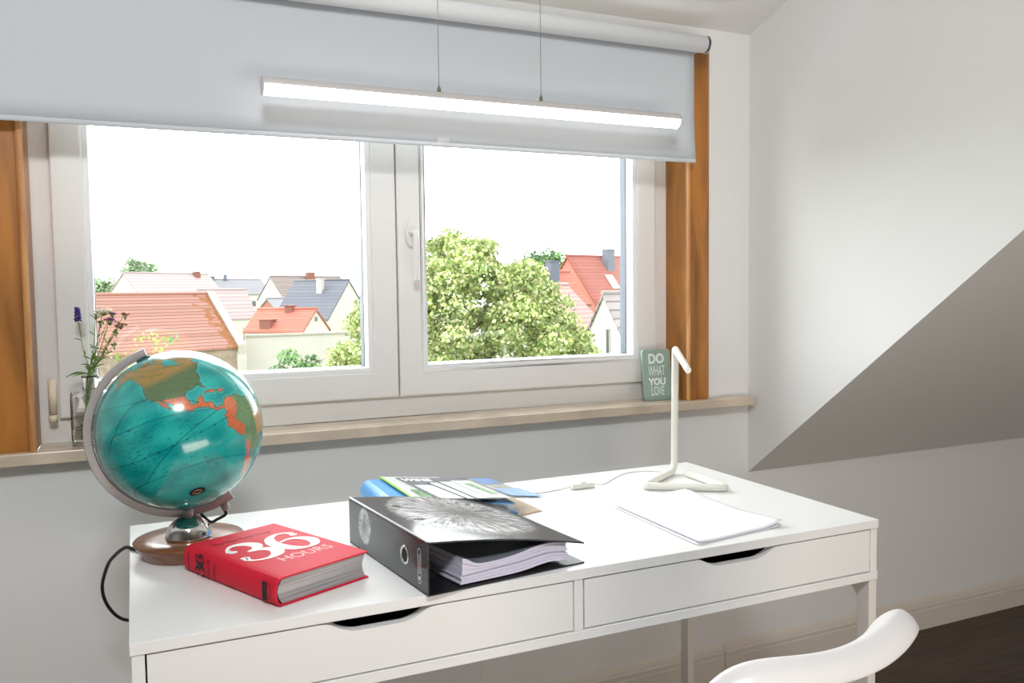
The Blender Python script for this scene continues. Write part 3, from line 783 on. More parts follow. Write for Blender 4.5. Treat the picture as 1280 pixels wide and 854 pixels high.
def build_binder():
    A = Vector((.399, -.6235, HT)); B = Vector((.3595, -.302, HT))
    ey = (B-A); ln = ey.length; ey.normalize(); ex = Vector((ey.y, -ey.x, 0))
    Mx = Matrix(((ex.x, ey.x, 0, A.x), (ex.y, ey.y, 0, A.y), (0, 0, 1, HT), (0, 0, 0, 1)))
    inv = Mx.inverted()
    wd, th, c = .282, .0785, .0026
    t = thing('ring_binder', 'black lever arch binder printed with white dandelions, full of papers', 'binder', tuple(A+ex*.14+ey*.16))
    m_in = mat('black_binder_lining', (18, 20, 24), .45)
    m_cov = dandelion_mat('dandelion_cover', .15, .185, .125, .78, (38, 40, 44)); m_sp = dandelion_mat('dandelion_spine', .25, .047, .03, .9, (44, 46, 50))
    # back cover on the desk
    mb = MB(); mb.M = Mx; mb.box(.0, wd, 0, ln, .0003, c); bk = mb.build('back_cover', m_in, t, .0006)
    mb = MB(); mb.M = Mx; mb.box(0, c, .0, ln, c+.0002, th); sp = mb.build('spine', m_sp, t, .0006)
    quad_uv(sp, lambda co: ((inv @ co).y, (inv @ co).z))
    # front cover: hinged at the spine's top edge, sagging onto the papers
    rows_t = []
    N = 24
    def ztop(x):
        q = x/wd
        return th+.0005-.047*q-.012*math.sin(PI*min(1, q*1.0))*(-.45)
    pl = MB(); pl.M = Mx
    a = [(x, ztop(x)) for x in [wd*k/N for k in range(N+1)]]
    poly = [(x, z+c) for x, z in a] + [(x, z) for x, z in a[::-1]]
    n = len(poly)
    pl.add([(x, 0, z) for x, z in poly]+[(x, ln, z) for x, z in poly], [(i, (i+1) % n, n+(i+1) % n, n+i) for i in range(n)])
    for off in (0, n):
        pl.f += [(off+i, off+i+1, off+n-2-i, off+n-1-i) for i in range(N)]; pl.sm += [False]*N
    fc = pl.build('front_cover', m_cov, t, .0005)
    quad_uv(fc, lambda co: ((inv @ co).x, (inv @ co).y))
    # pale worn edge along the joint of spine and front cover
    mb = MB(); mb.M = Mx; mb.box(-.0002, .0035, .001, ln-.001, th+c*.75+.0004, th+c+.0012); mb.build('cover_joint', mat('pale_film_edge', (196, 204, 212), .25), fc)
    # metal-rimmed slots in the front cover
    for yy in (.245, .145):
        x = .056; z = ztop(x)+c+.0006
        ring = MB(); ring.M = Mx @ Matrix.Translation((x, yy, z)) @ Matrix.Rotation(.118, 4, 'Y')
        rows = []
        for rr, zz in ((1., 0), (1., .0007), (.74, .0007), (.74, .0001)):
            rows.append([(.011*rr*math.cos(q), .0048*rr*math.sin(q), zz) for q in np.linspace(0, 2*PI, 24, endpoint=False)])
        e = ring.grid(rows, True).build('eyelet', M['chrome'], fc)
        d = MB(); d.M = ring.M
        d.add([(.0085*math.cos(q), .0036*math.sin(q), .0005) for q in np.linspace(0, 2*PI, 20, endpoint=False)], [tuple(range(20))]); d.build('slot', mat('dark_brown_slot', (92, 64, 44), .6), e)
    # finger ring and capsule label on the spine
    Msp = Mx @ Matrix(((0, 0, -1, 0), (-1, 0, 0, 0), (0, 1, 0, 0), (0, 0, 0, 1)))   # text x -> -y, text y -> z, normal -> -x
    g = MB(); g.M = Mx @ Matrix.Translation((0, .082, .042)) @ Matrix.Rotation(-PI/2, 4, 'Y')
    g.lathe([(.0105, -.0005), (.0118, .0012), (.0135, .0016), (.0145, .0002)], (0, 0, 0), 32)
    gr = g.build('finger_ring', M['chrome'], sp)
    d = MB(); d.M = g.M; d.add([(.0108*math.cos(q), .0108*math.sin(q), .0003) for q in np.linspace(0, 2*PI, 28, endpoint=False)], [tuple(range(28))]); d.build('finger_hole', M['ink'], gr)
    k = MB()
    Mc = Mx @ Matrix.Translation((-.0003, .0285, .039)) @ Matrix(((0, 0, -1, 0), (0, -1, 0, 0), (-1, 0, 0, 0), (0, 0, 0, 1)))
    # capsule: long axis vertical
    pts = []
    for q in np.linspace(0, PI, 10): pts.append((.021+.0052*math.sin(q), .0052*math.cos(q)))
    for q in np.linspace(0, PI, 10): pts.append((-.021-.0052*math.sin(q), -.0052*math.cos(q)))
    pts.append(pts[0])
    P = [Vector((x, y, 0)) for x, y in pts]
    for i in range(len(P)-1):
        u = (P[i+1]-P[i]); 
        if u.length < 1e-6: continue
        nn = Vector((-u.y, u.x, 0)).normalized()*.0006
        k.add([tuple(Mc @ (P[i]+nn)), tuple(Mc @ (P[i+1]+nn)), tuple(Mc @ (P[i+1]-nn)), tuple(Mc @ (P[i]-nn))], [(0, 1, 2, 3)])
    # a maker's word too small to read: upright marks and a round emblem inside the capsule
    x = -.017
    r2 = random.Random(3)
    while x < .012:
        h = r2.choice((.0018, .0026, .0022)); k.add([tuple(Mc @ Vector(p)) for p in ((x, -h, 0), (x+.0011, -h, 0), (x+.0011, h, 0), (x, h, 0))], [(0, 1, 2, 3)])
        k.add([tuple(Mc @ Vector(p)) for p in ((x, h-.001, 0), (x+.0024, h-.001, 0), (x+.0024, h, 0), (x, h, 0))], [(0, 1, 2, 3)])
        x += .0038
    k.add([tuple(Mc @ Vector((.0185+.003*math.cos(q), .003*math.sin(q), 0))) for q in np.linspace(0, 2*PI, 14, endpoint=False)], [tuple(range(14))])
    k.build('spine_label', M['white_ink'], sp)
    # lever arch mechanism rail on the back cover, mostly hidden by the papers
    mb = MB(); mb.M = Mx; mb.box(.03, .075, .07, .25, c+.0004, .0042); mech = mb.build('arch_mechanism', M['chrome'], t)
    for yy in (.12, .20):
        r = MB(); r.M = Mx; r.tube(spline([(.045, yy, .004), (.045, yy, .03), (.047, yy, .046), (.058, yy, .052), (.069, yy, .046), (.071, yy, .004)], 6), .0016, 8); r.build('arch', M['chrome'], mech)
    # two bundles of paper, wavy like sheets that sag between the rings and the outer edge
    def bundle(name, x0, x1, zlo, zhi, y0, y1, m):
        b = MB(); b.M = Mx; n = 30
        lo = []; hi = []
        for k_ in range(n+1):
            q = k_/n; x = x0+(x1-x0)*q
            lo.append((x, zlo(q))); hi.append((x, zhi(q)))
        poly = lo+hi[::-1]; m_ = len(poly)
        # left ends step back: the bundle is sheared a little towards the spine at the rear
        b.add([(x, y0, z) for x, z in poly]+[(x-.03*(1-abs(2*i/m_-1)*0), y1, z) for i, (x, z) in enumerate(poly)], [(i, (i+1) % m_, m_+(i+1) % m_, m_+i) for i in range(m_)])
        L_ = len(lo)
        for off in (0, m_):
            b.f += [(off+i, off+i+1, off+m_-2-i, off+m_-1-i) for i in range(L_-1)]; b.sm += [False]*(L_-1)
        return b.build(name, m, t)
    base = lambda q: c+.0012+.012*math.exp(-((q-.82)/.2)**2)*.55+.001
    def h1(q): return base(q)+.016+.003*math.sin(PI*q)-.002*(1-q)
    def h2(q): return min(h1(q)+.0135-.004*math.sin(PI*min(1, q*1.6))+.012*math.exp(-(q/.09)**2), ztop(.045+.205*q)-.001)
    layer = 5
    for i in range(layer):
        f0 = (lambda i: (lambda q: base(q)+(h1(q)-base(q))*i/layer+.0002))(i); f1 = (lambda i: (lambda q: base(q)+(h1(q)-base(q))*(i+1)/layer-.0002))(i)
        bundle('paper_bundle', .058+.0012*((i*37) % 3), .254-.0012*((i*53) % 3), f0, f1, .008+.0012*((i*29) % 3), ln-.012, M['paper_side'])
    for i in range(3):
        f0 = (lambda i: (lambda q: h1(q)+(h2(q)-h1(q))*i/3+.0002))(i); f1 = (lambda i: (lambda q: h1(q)+(h2(q)-h1(q))*(i+1)/3-.0002))(i)
        bundle('paper_bundle', .060+.001*i, .253-.001*((i*53) % 3), f0, f1, .007+.001*i, ln-.012, M['paper_side'])
    bundle('divider_sheet', .062, .25, lambda q: h2(q)+.0001, lambda q: h2(q)+.0006, .0095, ln-.012, M['slate'])
build_binder()

# ------------------------------------------------------------------ brochures
def sheet_pile():
    def zt(x): return .8105-.105*(x-.49)
    def slab(name, label, cat, corners, base_off, th, m, group='brochures fanned behind the binder', bevel=0):
        """corners: x,y ccw from far left; lies on the slope of the pile"""
        v = [(x, y, zt(x)+base_off) for x, y in corners]
        c = [sum(p[i] for p in v)/4 for i in range(3)]
        t = thing(name, label, cat, c, group)
        b = MB().prism([Vector(p) for p in v], (0, 0, th)).build('cover', m, t)
        return t, v
    # kraft folder flat on the desk
    t = thing('folder', 'flat kraft paper folder lowest in the brochure pile', 'folder', (.6, -.15, HT))
    f = MB(); f.prism([(.452, -.028, HT+.0003), (.452, -.262, HT+.0003), (.64, -.255, HT+.0003), (.70, -.285, HT+.0003), (.762, -.268, HT+.0003), (.752, -.06, HT+.0003)], (0, 0, .0009)); f.build('back_sheet', M['kraft'], t)
    f = MB(); f.prism([(.4535, -.03, HT+.0014), (.4535, -.26, HT+.0014), (.64, -.253, HT+.0014), (.70, -.282, HT+.0014), (.757, -.266, HT+.0014), (.749, -.062, HT+.0014)], (0, 0, .0009)); f.build('front_sheet', M['kraft'], t)
    # deep blue leaflet under the fan
    t = thing('leaflet', 'deep blue leaflet peeping out under the fanned brochures', 'leaflet', (.68, -.2, HT+.003), 'brochures fanned behind the binder')
    MB().prism([(.6, -.08, HT+.0026), (.64, -.262, HT+.0026), (.705, -.272, HT+.0026), (.735, -.1, HT+.0026)], (0, 0, .003)).build('cover', M['blue_dark'], t)
    MB().prism([(.61, -.08, HT+.0058), (.648, -.258, HT+.0058), (.693, -.266, HT+.0058), (.725, -.1, HT+.0058)], (0, 0, .002)).build('pages', M['brochure_white'], t)
    # blue catalogue with a puffed, rolled spine
    t = thing('catalogue', 'light blue catalogue with a puffed rolled spine left of the other brochures', 'catalogue', (.57, -.15, HT+.003), 'brochures fanned behind the binder')
    zb = HT+.0026; n = 14
    out = [(.70, zt(.70)-.004), (.6, zt(.6)-.003), (.5, zt(.5)-.003), (.48, zt(.48)-.003)]
    r = (zt(.47)-.003-zb)/2
    for k in range(1, n): 
        a = PI/2+PI*k/n; out.append((.468+r*.95*math.cos(a), zb+r+r*math.sin(a)))
    out += [(.50, zb), (.595, zb)]
    def off(o, d):
        res = []
        for i, (x, z) in enumerate(o):
            a = Vector(o[max(i-1, 0)]); b_ = Vector(o[min(i+1, len(o)-1)]); tt = (b_-a).normalized()
            res.append((x-tt.y*d*-1 if False else x+tt.y*-d, z+tt.x*d))
        return res
    inn = off(out, .0022)
    poly = out+inn[::-1]; N = len(poly); h = len(out)
    b = MB(); y0, y1 = -.036, -.27
    b.add([(x, y0, z) for x, z in poly]+[(x, y1, z) for x, z in poly], [(i, (i+1) % N, N+(i+1) % N, N+i) for i in range(N)])
    for o in (0, N):
        b.f += [(o+i, o+i+1, o+N-2-i, o+N-1-i) for i in range(h-1)]; b.sm += [False]*(h-1)
    b.build('cover', M['blue_bro'], t)
    MB().prism([(.478, -.04, zb+.003), (.478, -.262, zb+.003), (.59, -.262, zb+.003), (.59, -.04, zb+.003)], (0, 0, .006)).build('pages', M['brochure_white'], t)
    # green-edged brochure, then the wine magazine and the fan of leaflets to its right
    t, v = slab('brochure', 'white brochure with a lime green edge under the wine magazine', 'brochure', [(.489, -.036), (.497, -.262), (.63, -.262), (.62, -.04)], .0005, .0022, M['brochure_white'])
    MB().prism([Vector((.4875, -.0365, zt(.4875)+.0008)), Vector((.4955, -.262, zt(.4955)+.0008)), Vector((.4995, -.262, zt(.4995)+.0008)), Vector((.4915, -.0365, zt(.4915)+.0008))], (0, 0, .0025)).build('spine', M['lime'], t)
    MB().prism([Vector((.513, -.17, zt(.513)+.0029)), Vector((.516, -.255, zt(.516)+.0029)), Vector((.555, -.255, zt(.555)+.0029)), Vector((.549, -.17, zt(.549)+.0029))], (0, 0, .0002)).build('cover_picture', M['photo_green'], t)
    t, v = slab('magazine', 'grey wine magazine with white lettering, topmost at the pile\'s left', 'magazine', [(.518, -.056), (.545, -.264), (.665, -.264), (.722, -.060)], .0032, .0016, M['mag_grey'])
    zz = lambda x: zt(x)+.0050
    Mt = basis((.556, -.083, zz(.556)), (1, -.02, -.105), (0, 1, 0))
    text_part('cover_title', 'WINE', Mt, .034, M['white_ink'], t, width=.066, bold=.0012)
    MB().prism([Vector((.534, -.135, zz(.534))), Vector((.549, -.26, zz(.549))), Vector((.60, -.26, zz(.60))), Vector((.595, -.135, zz(.595)))], (0, 0, .0002)).build('cover_picture', M['brochure_white'], t)
    fan = [('leaflet', 'white leaflet directly right of the wine magazine', [(.569, -.118), (.598, -.268), (.652, -.27), (.632, -.114)], .0054, M['brochure_white'], None),
           ('leaflet', 'second white leaflet of the fan, edged in black', [(.592, -.116), (.616, -.272), (.668, -.275), (.655, -.112)], .0068, M['brochure_white'], None),
           ('leaflet', 'white leaflet with a strip of dark green pictures', [(.622, -.110), (.64, -.274), (.692, -.278), (.676, -.106)], .0082, M['brochure_white'], 'g'),
           ('leaflet', 'grey and blue leaflet rightmost of the fan', [(.664, -.095), (.69, -.282), (.744, -.288), (.720, -.088)], .0096, M['photo_grey'], 'b')]
    for nm, lb, cs, bo, m, x in fan:
        t, v = slab(nm, lb, 'leaflet', cs, bo, .0010, m)
        if x is None:
            a, b_ = cs[0], cs[1]
            MB().prism([Vector((a[0]-.0005, a[1], zt(a[0])+bo)), Vector((b_[0]-.0005, b_[1], zt(b_[0])+bo)), Vector((b_[0]+.001, b_[1], zt(b_[0])+bo)), Vector((a[0]+.001, a[1], zt(a[0])+bo))], (0, 0, .0012)).build('dark_edge', M['navy'], t)
        zz2 = lambda x_: zt(x_)+bo+.0012
        if x == 'g':
            for q in range(5):
                y = -.14-.022*q; xx = .64+.004*q
                MB().prism([Vector((xx, y, zz2(xx))), Vector((xx+.002, y-.017, zz2(xx+.002))), Vector((xx+.018, y-.017, zz2(xx+.018))), Vector((xx+.016, y, zz2(xx+.016)))], (0, 0, .0002)).build('picture', M['photo_green'], t)
        if x == 'b':
            MB().prism([Vector((.670, -.098, zz2(.670))), Vector((.68, -.155, zz2(.68))), Vector((.726, -.150, zz2(.726))), Vector((.718, -.092, zz2(.718)))], (0, 0, .0002)).build('picture', M['photo_blue'], t)
    # folded blue leaflet lying across the fan's near right corner
    t = thing('leaflet', 'folded blue leaflet lying on the near right corner of the fan', 'leaflet', (.71, -.25, .79), 'brochures fanned behind the binder')
    z0 = lambda x: zt(x)+.0112
    MB().prism([Vector((.678, -.214, z0(.678))), Vector((.692, -.275, z0(.692))), Vector((.752, -.292, z0(.752)-.001)), Vector((.733, -.215, z0(.733)))], (0, 0, .0008)).build('back_sheet', M['brochure_white'], t)
    MB().prism([Vector((.678, -.214, z0(.678)+.001)), Vector((.692, -.275, z0(.692)+.001)), Vector((.752, -.292, z0(.752)+.003)), Vector((.733, -.215, z0(.733)+.003))], (0, 0, .0008)).build('front_sheet', M['photo_blue'], t)
sheet_pile()

# ------------------------------------------------------------------ desk lamp
def build_lamp():
    t = thing('desk_lamp', 'slim white tube desk lamp with a triangular loop foot', 'lamp', (1.14, -.2, HT))
    r = .0084; z = HT+r+.0004
    foot = [(1.2035, -.1025, .80), (1.2025, -.103, .785), (1.199, -.1045, .7735), (1.190, -.1085, .7695), (1.17, -.118, z)]
    L_, R_, B_ = Vector((1.043, -.2055, z)), Vector((1.196, -.305, z)), Vector((1.208, -.14, z))
    def fillet(a, b, c, rad, n=6):
        u = (a-b).normalized(); v = (c-b).normalized(); p = b+u*rad; q = b+v*rad
        return [p*(1-k/n)**2+b*2*(k/n)*(1-k/n)+q*(k/n)**2 for k in range(n+1)]
    P0 = Vector((1.205, -.1, z))
    base = fillet(P0, L_, R_, .016)+fillet(L_, R_, B_, .016)
    base = [P0+(L_-P0)*.12]+base+[B_]
    top = Vector((1.198, -.1, 1.068))
    pole = [Vector((1.2035, -.0985, z+.022+ (top.z-.02-z-.022)*k/8)) + Vector((.0, .0, 0)) + Vector((-.002+.004*k/8, .002*k/8, 0)) for k in range(9)]
    bend = fillet(pole[0]+Vector((0, 0, .0)), Vector((1.2015, -.0985, z)), P0+(L_-P0)*.12, .018)
    elbow_c = pole[-1]+Vector((0, 0, .012))
    d = (Vector((1.052, -.363, 1.036))-Vector((1.2055, -.0965, 1.062))).normalized()
    el = fillet(pole[-1], pole[-1]+Vector((0, 0, .014)), pole[-1]+Vector((0, 0, .014))+d*.03, .012)
    low = Vector((pole[0].x, pole[0].y, z))
    bend = fillet(pole[3], low, low+(L_-low)*.5, .028, 9)
    path = el[::-1]+pole[:2:-1]+bend+base[1:]
    MB().tube(path, r, 14).build('tube_frame', M['lamp_white'], t)
    s = el[-1]
    h = MB().tube([s, s+d*.02, s+d*.27, s+d*.275], [r*.97, r*.97, r*.82, r*.74], 16).build('lamp_head', M['lamp_white'], t)
    side = d.cross(Vector((0, 0, 1))).normalized(); dn = side.cross(d)
    dn = -dn if dn.z > 0 else dn
    a = s+d*.05+dn*.0052; b = s+d*.262+dn*.0046
    MB().tube([a, b], .0048, 10).build('led_strip', M['led'], h)
    # white cord with an inline switch
    c = [B_+Vector((-.01, .035, -.006)), (1.16, -.052, HT+.0018), (1.10, -.046, HT+.0018), (1.05, -.075, HT+.0018), (.995, -.118, HT+.0018), (.958, -.128, HT+.006)]
    MB().tube(spline(c, 8), .0015, 8).build('power_cord', M['cord_w'], t)
    c = [(.902, -.128, HT+.006), (.875, -.122, HT+.0018), (.82, -.13, HT+.0018), (.77, -.11, HT+.0018), (.76, -.02, HT+.0018), (.75, .012, HT-.01), (.75, .018, .70), (.75, .03, .4), (.76, .1, .006), (.9, .2, .004)]
    MB().tube(spline(c, 8), .0015, 8).build('power_cord', M['cord_w'], t)
    sw = MB(); sw.M = Matrix.Translation((.93, -.128, HT)) @ Matrix.Rotation(-.03, 4, 'Z')
    sw.prism([(-.029, -.010, .0005), (.029, -.010, .0005), (.029, .010, .0005), (-.029, .010, .0005)], (0, 0, .012))
    s_ = sw.build('cord_switch', M['lamp_white'], t, .003, 3)
    k = MB(); k.M = sw.M; k.box(-.006, .008, -.006, .006, .0125, .015); k.build('rocker', M['lamp_white'], s_, .001)
build_lamp()

# ------------------------------------------------------------------ papers on the desk
def build_papers():
    A, B, C_, D = Vector((.907, -.298, 0)), Vector((1.120, -.262, 0)), Vector((1.116, -.565, 0)), Vector((.905, -.594, 0))
    def sheet(name, label, dz, sh, curl, ang):
        n = 18; rows = []
        cen = (A+B+C_+D)/4
        for i in range(n+1):
            v = i/n; row = []
            for j in range(n+1):
                u = j/n
                p = (A*(1-u)+B*u)*(1-v)+(D*(1-u)+C_*u)*v
                q = p-cen; p = cen+Vector((q.x*math.cos(ang)-q.y*math.sin(ang), q.x*math.sin(ang)+q.y*math.cos(ang), 0))
                lift = curl*(max(0, u-.72)/.28)**2*(max(0, v-.6)/.4)+.35*curl*(max(0, .25-u)/.25)**2+.5*curl*(max(0, .3-v)/.3)**2*(.3+.7*u)
                row.append((p.x+sh[0], p.y+sh[1], HT+dz+lift))
            rows.append(row)
        o = MB().grid(rows).build(name, M['paper'], None, solid=.00012, offset=1.)
        tag(o, label, 'paper', 'papers on the desk')
        return o, rows
    sheet('paper_sheet', 'white paper sheet underneath the printed one before the lamp', .0004, (-.004, -.003), .0035, -.012)
    o, rows = sheet('paper_sheet', 'white printed sheet on top before the lamp\'s foot', .0026, (0, 0), .0095, 0)
    # one faint heading and a second line, too pale to read
    k = MB(); r2 = random.Random(11)
    def at(u, v):
        p = (A*(1-u)+B*u)*(1-v)+(D*(1-u)+C_*u)*v
        n = 18; i = min(int(v*n), n-1); j = min(int(u*n), n-1)
        return Vector((p.x, p.y, max(rows[i][j][2], rows[i+1][j][2], rows[i][j+1][2], rows[i+1][j+1][2])+.0004))
    for v, u0, u1, h in ((.17, .18, .86, .016), (.225, .2, .5, .008)):
        u = u0
        while u < u1:
            w = r2.uniform(.006, .014); hh = h*r2.uniform(.4, 1.)
            k.add([tuple(at(u, v)), tuple(at(u+w*.35, v)), tuple(at(u+w*.35, v-hh)), tuple(at(u, v-hh))], [(0, 1, 2, 3)])
            k.add([tuple(at(u, v-hh)), tuple(at(u+w*.8, v-hh)), tuple(at(u+w*.8, v-hh+.003)), tuple(at(u, v-hh+.003))], [(0, 1, 2, 3)])
            u += w*1.3 if r2.random() > .16 else w*2.6
    k.build('printed_lines', mat('pale_grey_print', (168, 168, 180), .7), o)
build_papers()

# ------------------------------------------------------------------ motto board on the sill
def build_card():
    t = thing('motto_board', 'small sage green board with white motto leaning on the window frame', 'sign', (1.438, .315, .876))
    w, h, th = .101, .152, .006
    ang = math.radians(-6)   # leans back a little
    Mx = Matrix.Translation((1.437, .313, .8765)) @ Matrix.Rotation(math.radians(2), 4, 'Z') @ Matrix.Rotation(ang, 4, 'X')
    # local x right, z up, front faces -y
    r = .010; poly = []
    for cx, cz, a0 in ((w/2-r, r, -PI/2), (w/2-r, h-r, 0), (-w/2+r, h-r, PI/2), (-w/2+r, r, PI)):
        for k in range(7):
            a = a0+PI/2*k/6; poly.append((cx+r*math.cos(a), 0, cz+r*math.sin(a)))
    b = MB(); b.M = Mx; b.prism(poly, (0, th, 0)); b.build('board', M['card'], t, .0008)
    b = MB(); b.M = Mx
    Mt = Mx @ Matrix(((1, 0, 0, 0), (0, 0, -1, -.0003), (0, 1, 0, 0), (0, 0, 0, 1)))
    wi = mat('white_lettering', (238, 244, 240), .6)
    for body, z, size, width, bold in (('DO', .123, .040, .056, .0014), ('WHAT', .087, .042, .060, 0.), ('YOU', .055, .028, .062, .0012), ('LOVE', .027, .038, .046, 0.)):
        text_part('lettering', body, Mt @ Matrix.Translation((-.002, z, 0)), size, wi, t, width=width, bold=bold)
build_card()

# ------------------------------------------------------------------ vase and flowers
VC = Vector((-.072, .312, .8765))
def build_vase():
    t = thing('glass_vase', 'square clear glass bottle vase with water on the window sill', 'vase', tuple(VC))
    def sq(hw, hd, z, r, n=5):
        out = []
        r = min(r, hw*.999, hd*.999)
        for cx, cy, a0 in ((hw-r, hd-r, 0), (-hw+r, hd-r, PI/2), (-hw+r, -hd+r, PI), (hw-r, -hd+r, 3*PI/2)):
            for k in range(n): a = a0+PI/2*k/(n-1); out.append((VC.x+cx+r*math.cos(a), VC.y+cy+r*math.sin(a), VC.z+z))
        return out
    hw, hd = .040, .026
    prof = [(.0385, .0245, 0.0, .006), (hw, hd, .003, .007), (hw, hd, .112, .007), (.0385, .0245, .1185, .009), (.03, .02, .1215, .013), (.0175, .0172, .1235, .016), (.0158, .0158, .127, .0158), (.0156, .0156, .146, .0156), (.0178, .0178, .150, .0178), (.0178, .0178, .1535, .0178)]
    inn = [(.0158, .0158, .1535, .0158), (.0136, .0136, .146, .0136), (.0136, .0136, .126, .0136), (.027, .017, .1185, .012), (.0355, .0215, .1145, .009), (.0365, .0225, .11, .006), (.0365, .0225, .0105, .006), (.035, .021, .0085, .005)]
    rows = [sq(*p[:2], p[2], p[3]) for p in prof+inn]
    b = MB().grid(rows, True); nn = len(rows[0]); b.f.append(tuple(range(nn))); b.sm.append(False)
    N = len(b.v); b.f.append(tuple(range(N-nn, N))); b.sm.append(False)
    b.build('bottle', M['vase'], t)
    rows = [sq(.0348, .0208, .0088, .005), sq(.0363, .0223, .0108, .006), sq(.0363, .0223, .037, .006)]
    b = MB().grid(rows, True); b.f.append(tuple(range(nn))); b.sm.append(False); N = len(b.v); b.f.append(tuple(range(N-nn, N))); b.sm.append(False)
    b.build('water', M['water'], t)
build_vase()

def build_flowers():
    rf = random.Random(5)
    neck = Vector((-.0715, .312, 1.025))
    def leafmesh(mb, p, d, ln, w):
        d = Vector(d).normalized(); s = d.cross(Vector((.2, 1, .1))).normalized(); rows = []
        for k in range(7):
            q = k/6; ww = w*math.sin(PI*min(.98, q*.9+.06)); c = p+d*(ln*q)+Vector((0, 0, -.25*ln*q*q))
            rows.append([tuple(c-s*ww), tuple(c+Vector((0, 0, -.0006))), tuple(c+s*ww)])
        mb.grid(rows)
    def flower(name, label, cat, foot, via, top, r, head, leaves=3):
        pts = spline([foot, (foot+neck)/2+Vector((rf.uniform(-.003, .003), 0, 0)), neck+Vector((rf.uniform(-.006, .006), rf.uniform(-.006, .006), 0)), via, top], 8)
        t = thing(name, label, cat, tuple(neck), 'flowers in the glass bottle')
        MB().tube(pts, [r*(1-.5*i/len(pts)) for i in range(len(pts))], 7).build('stem', M['stem'], t)
        if leaves:
            lm = MB()
            for k in range(leaves):
                i = int(len(pts)*(.55+.38*k/max(1, leaves))); d = Vector((rf.uniform(-1, 1), rf.uniform(-.5, .4), rf.uniform(.3, 1.2)))
                leafmesh(lm, pts[i], d, rf.uniform(.012, .022), .0013)
            lm.build('leaves', M['leaf_in'], t)
        head(t, Vector(top)); return t
    def lav(t, p):
        b = MB()
        for k in range(26):
            a = k*2.4; z = -.016+.030*k/26; rr = .0055*(1-.4*k/26)
            b.ball((p.x+rr*math.cos(a), p.y+rr*math.sin(a), p.z+z), .0031, 6)
        b.build('blossom', M['purple'], t)
        b = MB()
        for k in range(5): b.ball((p.x+.003*math.cos(k*1.3)+.002, p.y+.004*math.sin(k*1.3), p.z-.018), .0026, 6)
        b.build('lower_blossom', M['white_fl'], t)
    def umbel(m, spread, n, bz=.006):
        def f(t, p):
            st = MB(); b = MB()
            for k in range(n):
                a = k*2.4; rr = spread*math.sqrt((k+.5)/n); q = Vector((p.x+rr*math.cos(a), p.y+rr*math.sin(a)*.8, p.z+rf.uniform(-.002, .003)-bz*(rr/spread)**2))
                st.tube([p-Vector((0, 0, .014)), q], .00045, 5)
                for j in range(4): b.ball((q.x+rf.uniform(-.0022, .0022), q.y+rf.uniform(-.0022, .0022), q.z+rf.uniform(-.001, .0015)), rf.uniform(.0013, .0021), 6)
            st.build('flower_stalks', M['stem'], t); b.build('blossom', m, t)
        return f
    B = Vector((-.093, .312, .888))
    def V(x, y, z): return Vector((x, y, z))
    flower('lavender_sprig', 'purple lavender sprig, the leftmost flower in the glass bottle', 'flower', B+V(.004, 0, 0), V(-.083, .308, 1.09), V(-.0905, .302, 1.168), .0011, lav, 3)
    flower('yarrow_stem', 'white umbel flower in the middle of the glass bottle\'s bunch', 'flower', B+V(0, .006, .002), V(-.058, .31, 1.09), V(-.040, .306, 1.176), .0015, umbel(M['white_fl'], .019, 22), 4)
    flower('yarrow_stem', 'small white umbel flower just left of the middle one, over the window edge', 'flower', B+V(.006, -.004, 0), V(-.062, .312, 1.09), V(-.055, .308, 1.168), .0013, umbel(M['white_fl'], .012, 14), 4)
    flower('mauve_flower', 'mauve flower head low among the white umbels', 'flower', B+V(.009, .004, .003), V(-.05, .308, 1.085), V(-.027, .304, 1.154), .0014, umbel(M['mauve'], .012, 14, .003), 4)
    flower('mauve_flower', 'mauve flower head tucked behind the white middle umbel', 'flower', B+V(.003, .008, .003), V(-.056, .318, 1.09), V(-.022, .318, 1.170), .0012, umbel(M['mauve'], .008, 9, .003), 2)
    flower('seed_head', 'brown seed head arching to the right of the bunch', 'flower', B+V(.012, -.002, 0), V(-.042, .306, 1.08), V(-.006, .300, 1.145), .0014, umbel(M['brown_fl'], .013, 16, .007), 4)
    flower('seed_head', 'thin brown seed head highest at the right of the bunch', 'flower', B+V(.014, .006, 0), V(-.035, .312, 1.10), V(.004, .304, 1.166), .001, umbel(M['brown_fl'], .008, 7, .002), 2)
    flower('bud_stem', 'slender green stem with tiny buds just left of the mauve flower', 'flower', B+V(.002, .002, .001), V(-.06, .31, 1.08), V(-.046, .304, 1.15), .0011, umbel(M['stem'], .006, 6, .002), 5)
    flower('bud_stem', 'slender green stem with tiny buds between the mauve flower and the brown seed head', 'flower', B+V(.007, -.006, .002), V(-.05, .303, 1.07), V(-.016, .299, 1.128), .0011, umbel(M['stem'], .006, 6, .002), 5)
    flower('bud_stem', 'short budded stem leaning out under the brown seed head', 'flower', B+V(.010, .001, .001), V(-.052, .306, 1.06), V(-.020, .300, 1.098), .0011, umbel(M['stem'], .005, 5, .002), 5)
    # leafy sprigs round the neck
    for k, (lb, tip) in enumerate((('long narrow leaf pointing left over the bottle neck', V(-.118, .30, 1.030)), ('short leafy sprig bending right over the bottle neck', V(-.025, .303, 1.085)), ('upright leafy sprig rising behind the bottle neck', V(-.066, .318, 1.075)))):
        t = thing('leafy_sprig', lb, 'leaf', tuple(neck), 'flowers in the glass bottle')
        p = spline([B+V(.004*k, .002, .004), (B+neck)/2, neck+V(0, 0, 0), neck*.5+tip*.5+V(0, 0, .012), tip], 6)
        MB().tube(p, .0011, 6).build('stem', M['stem'], t)
        lm = MB()
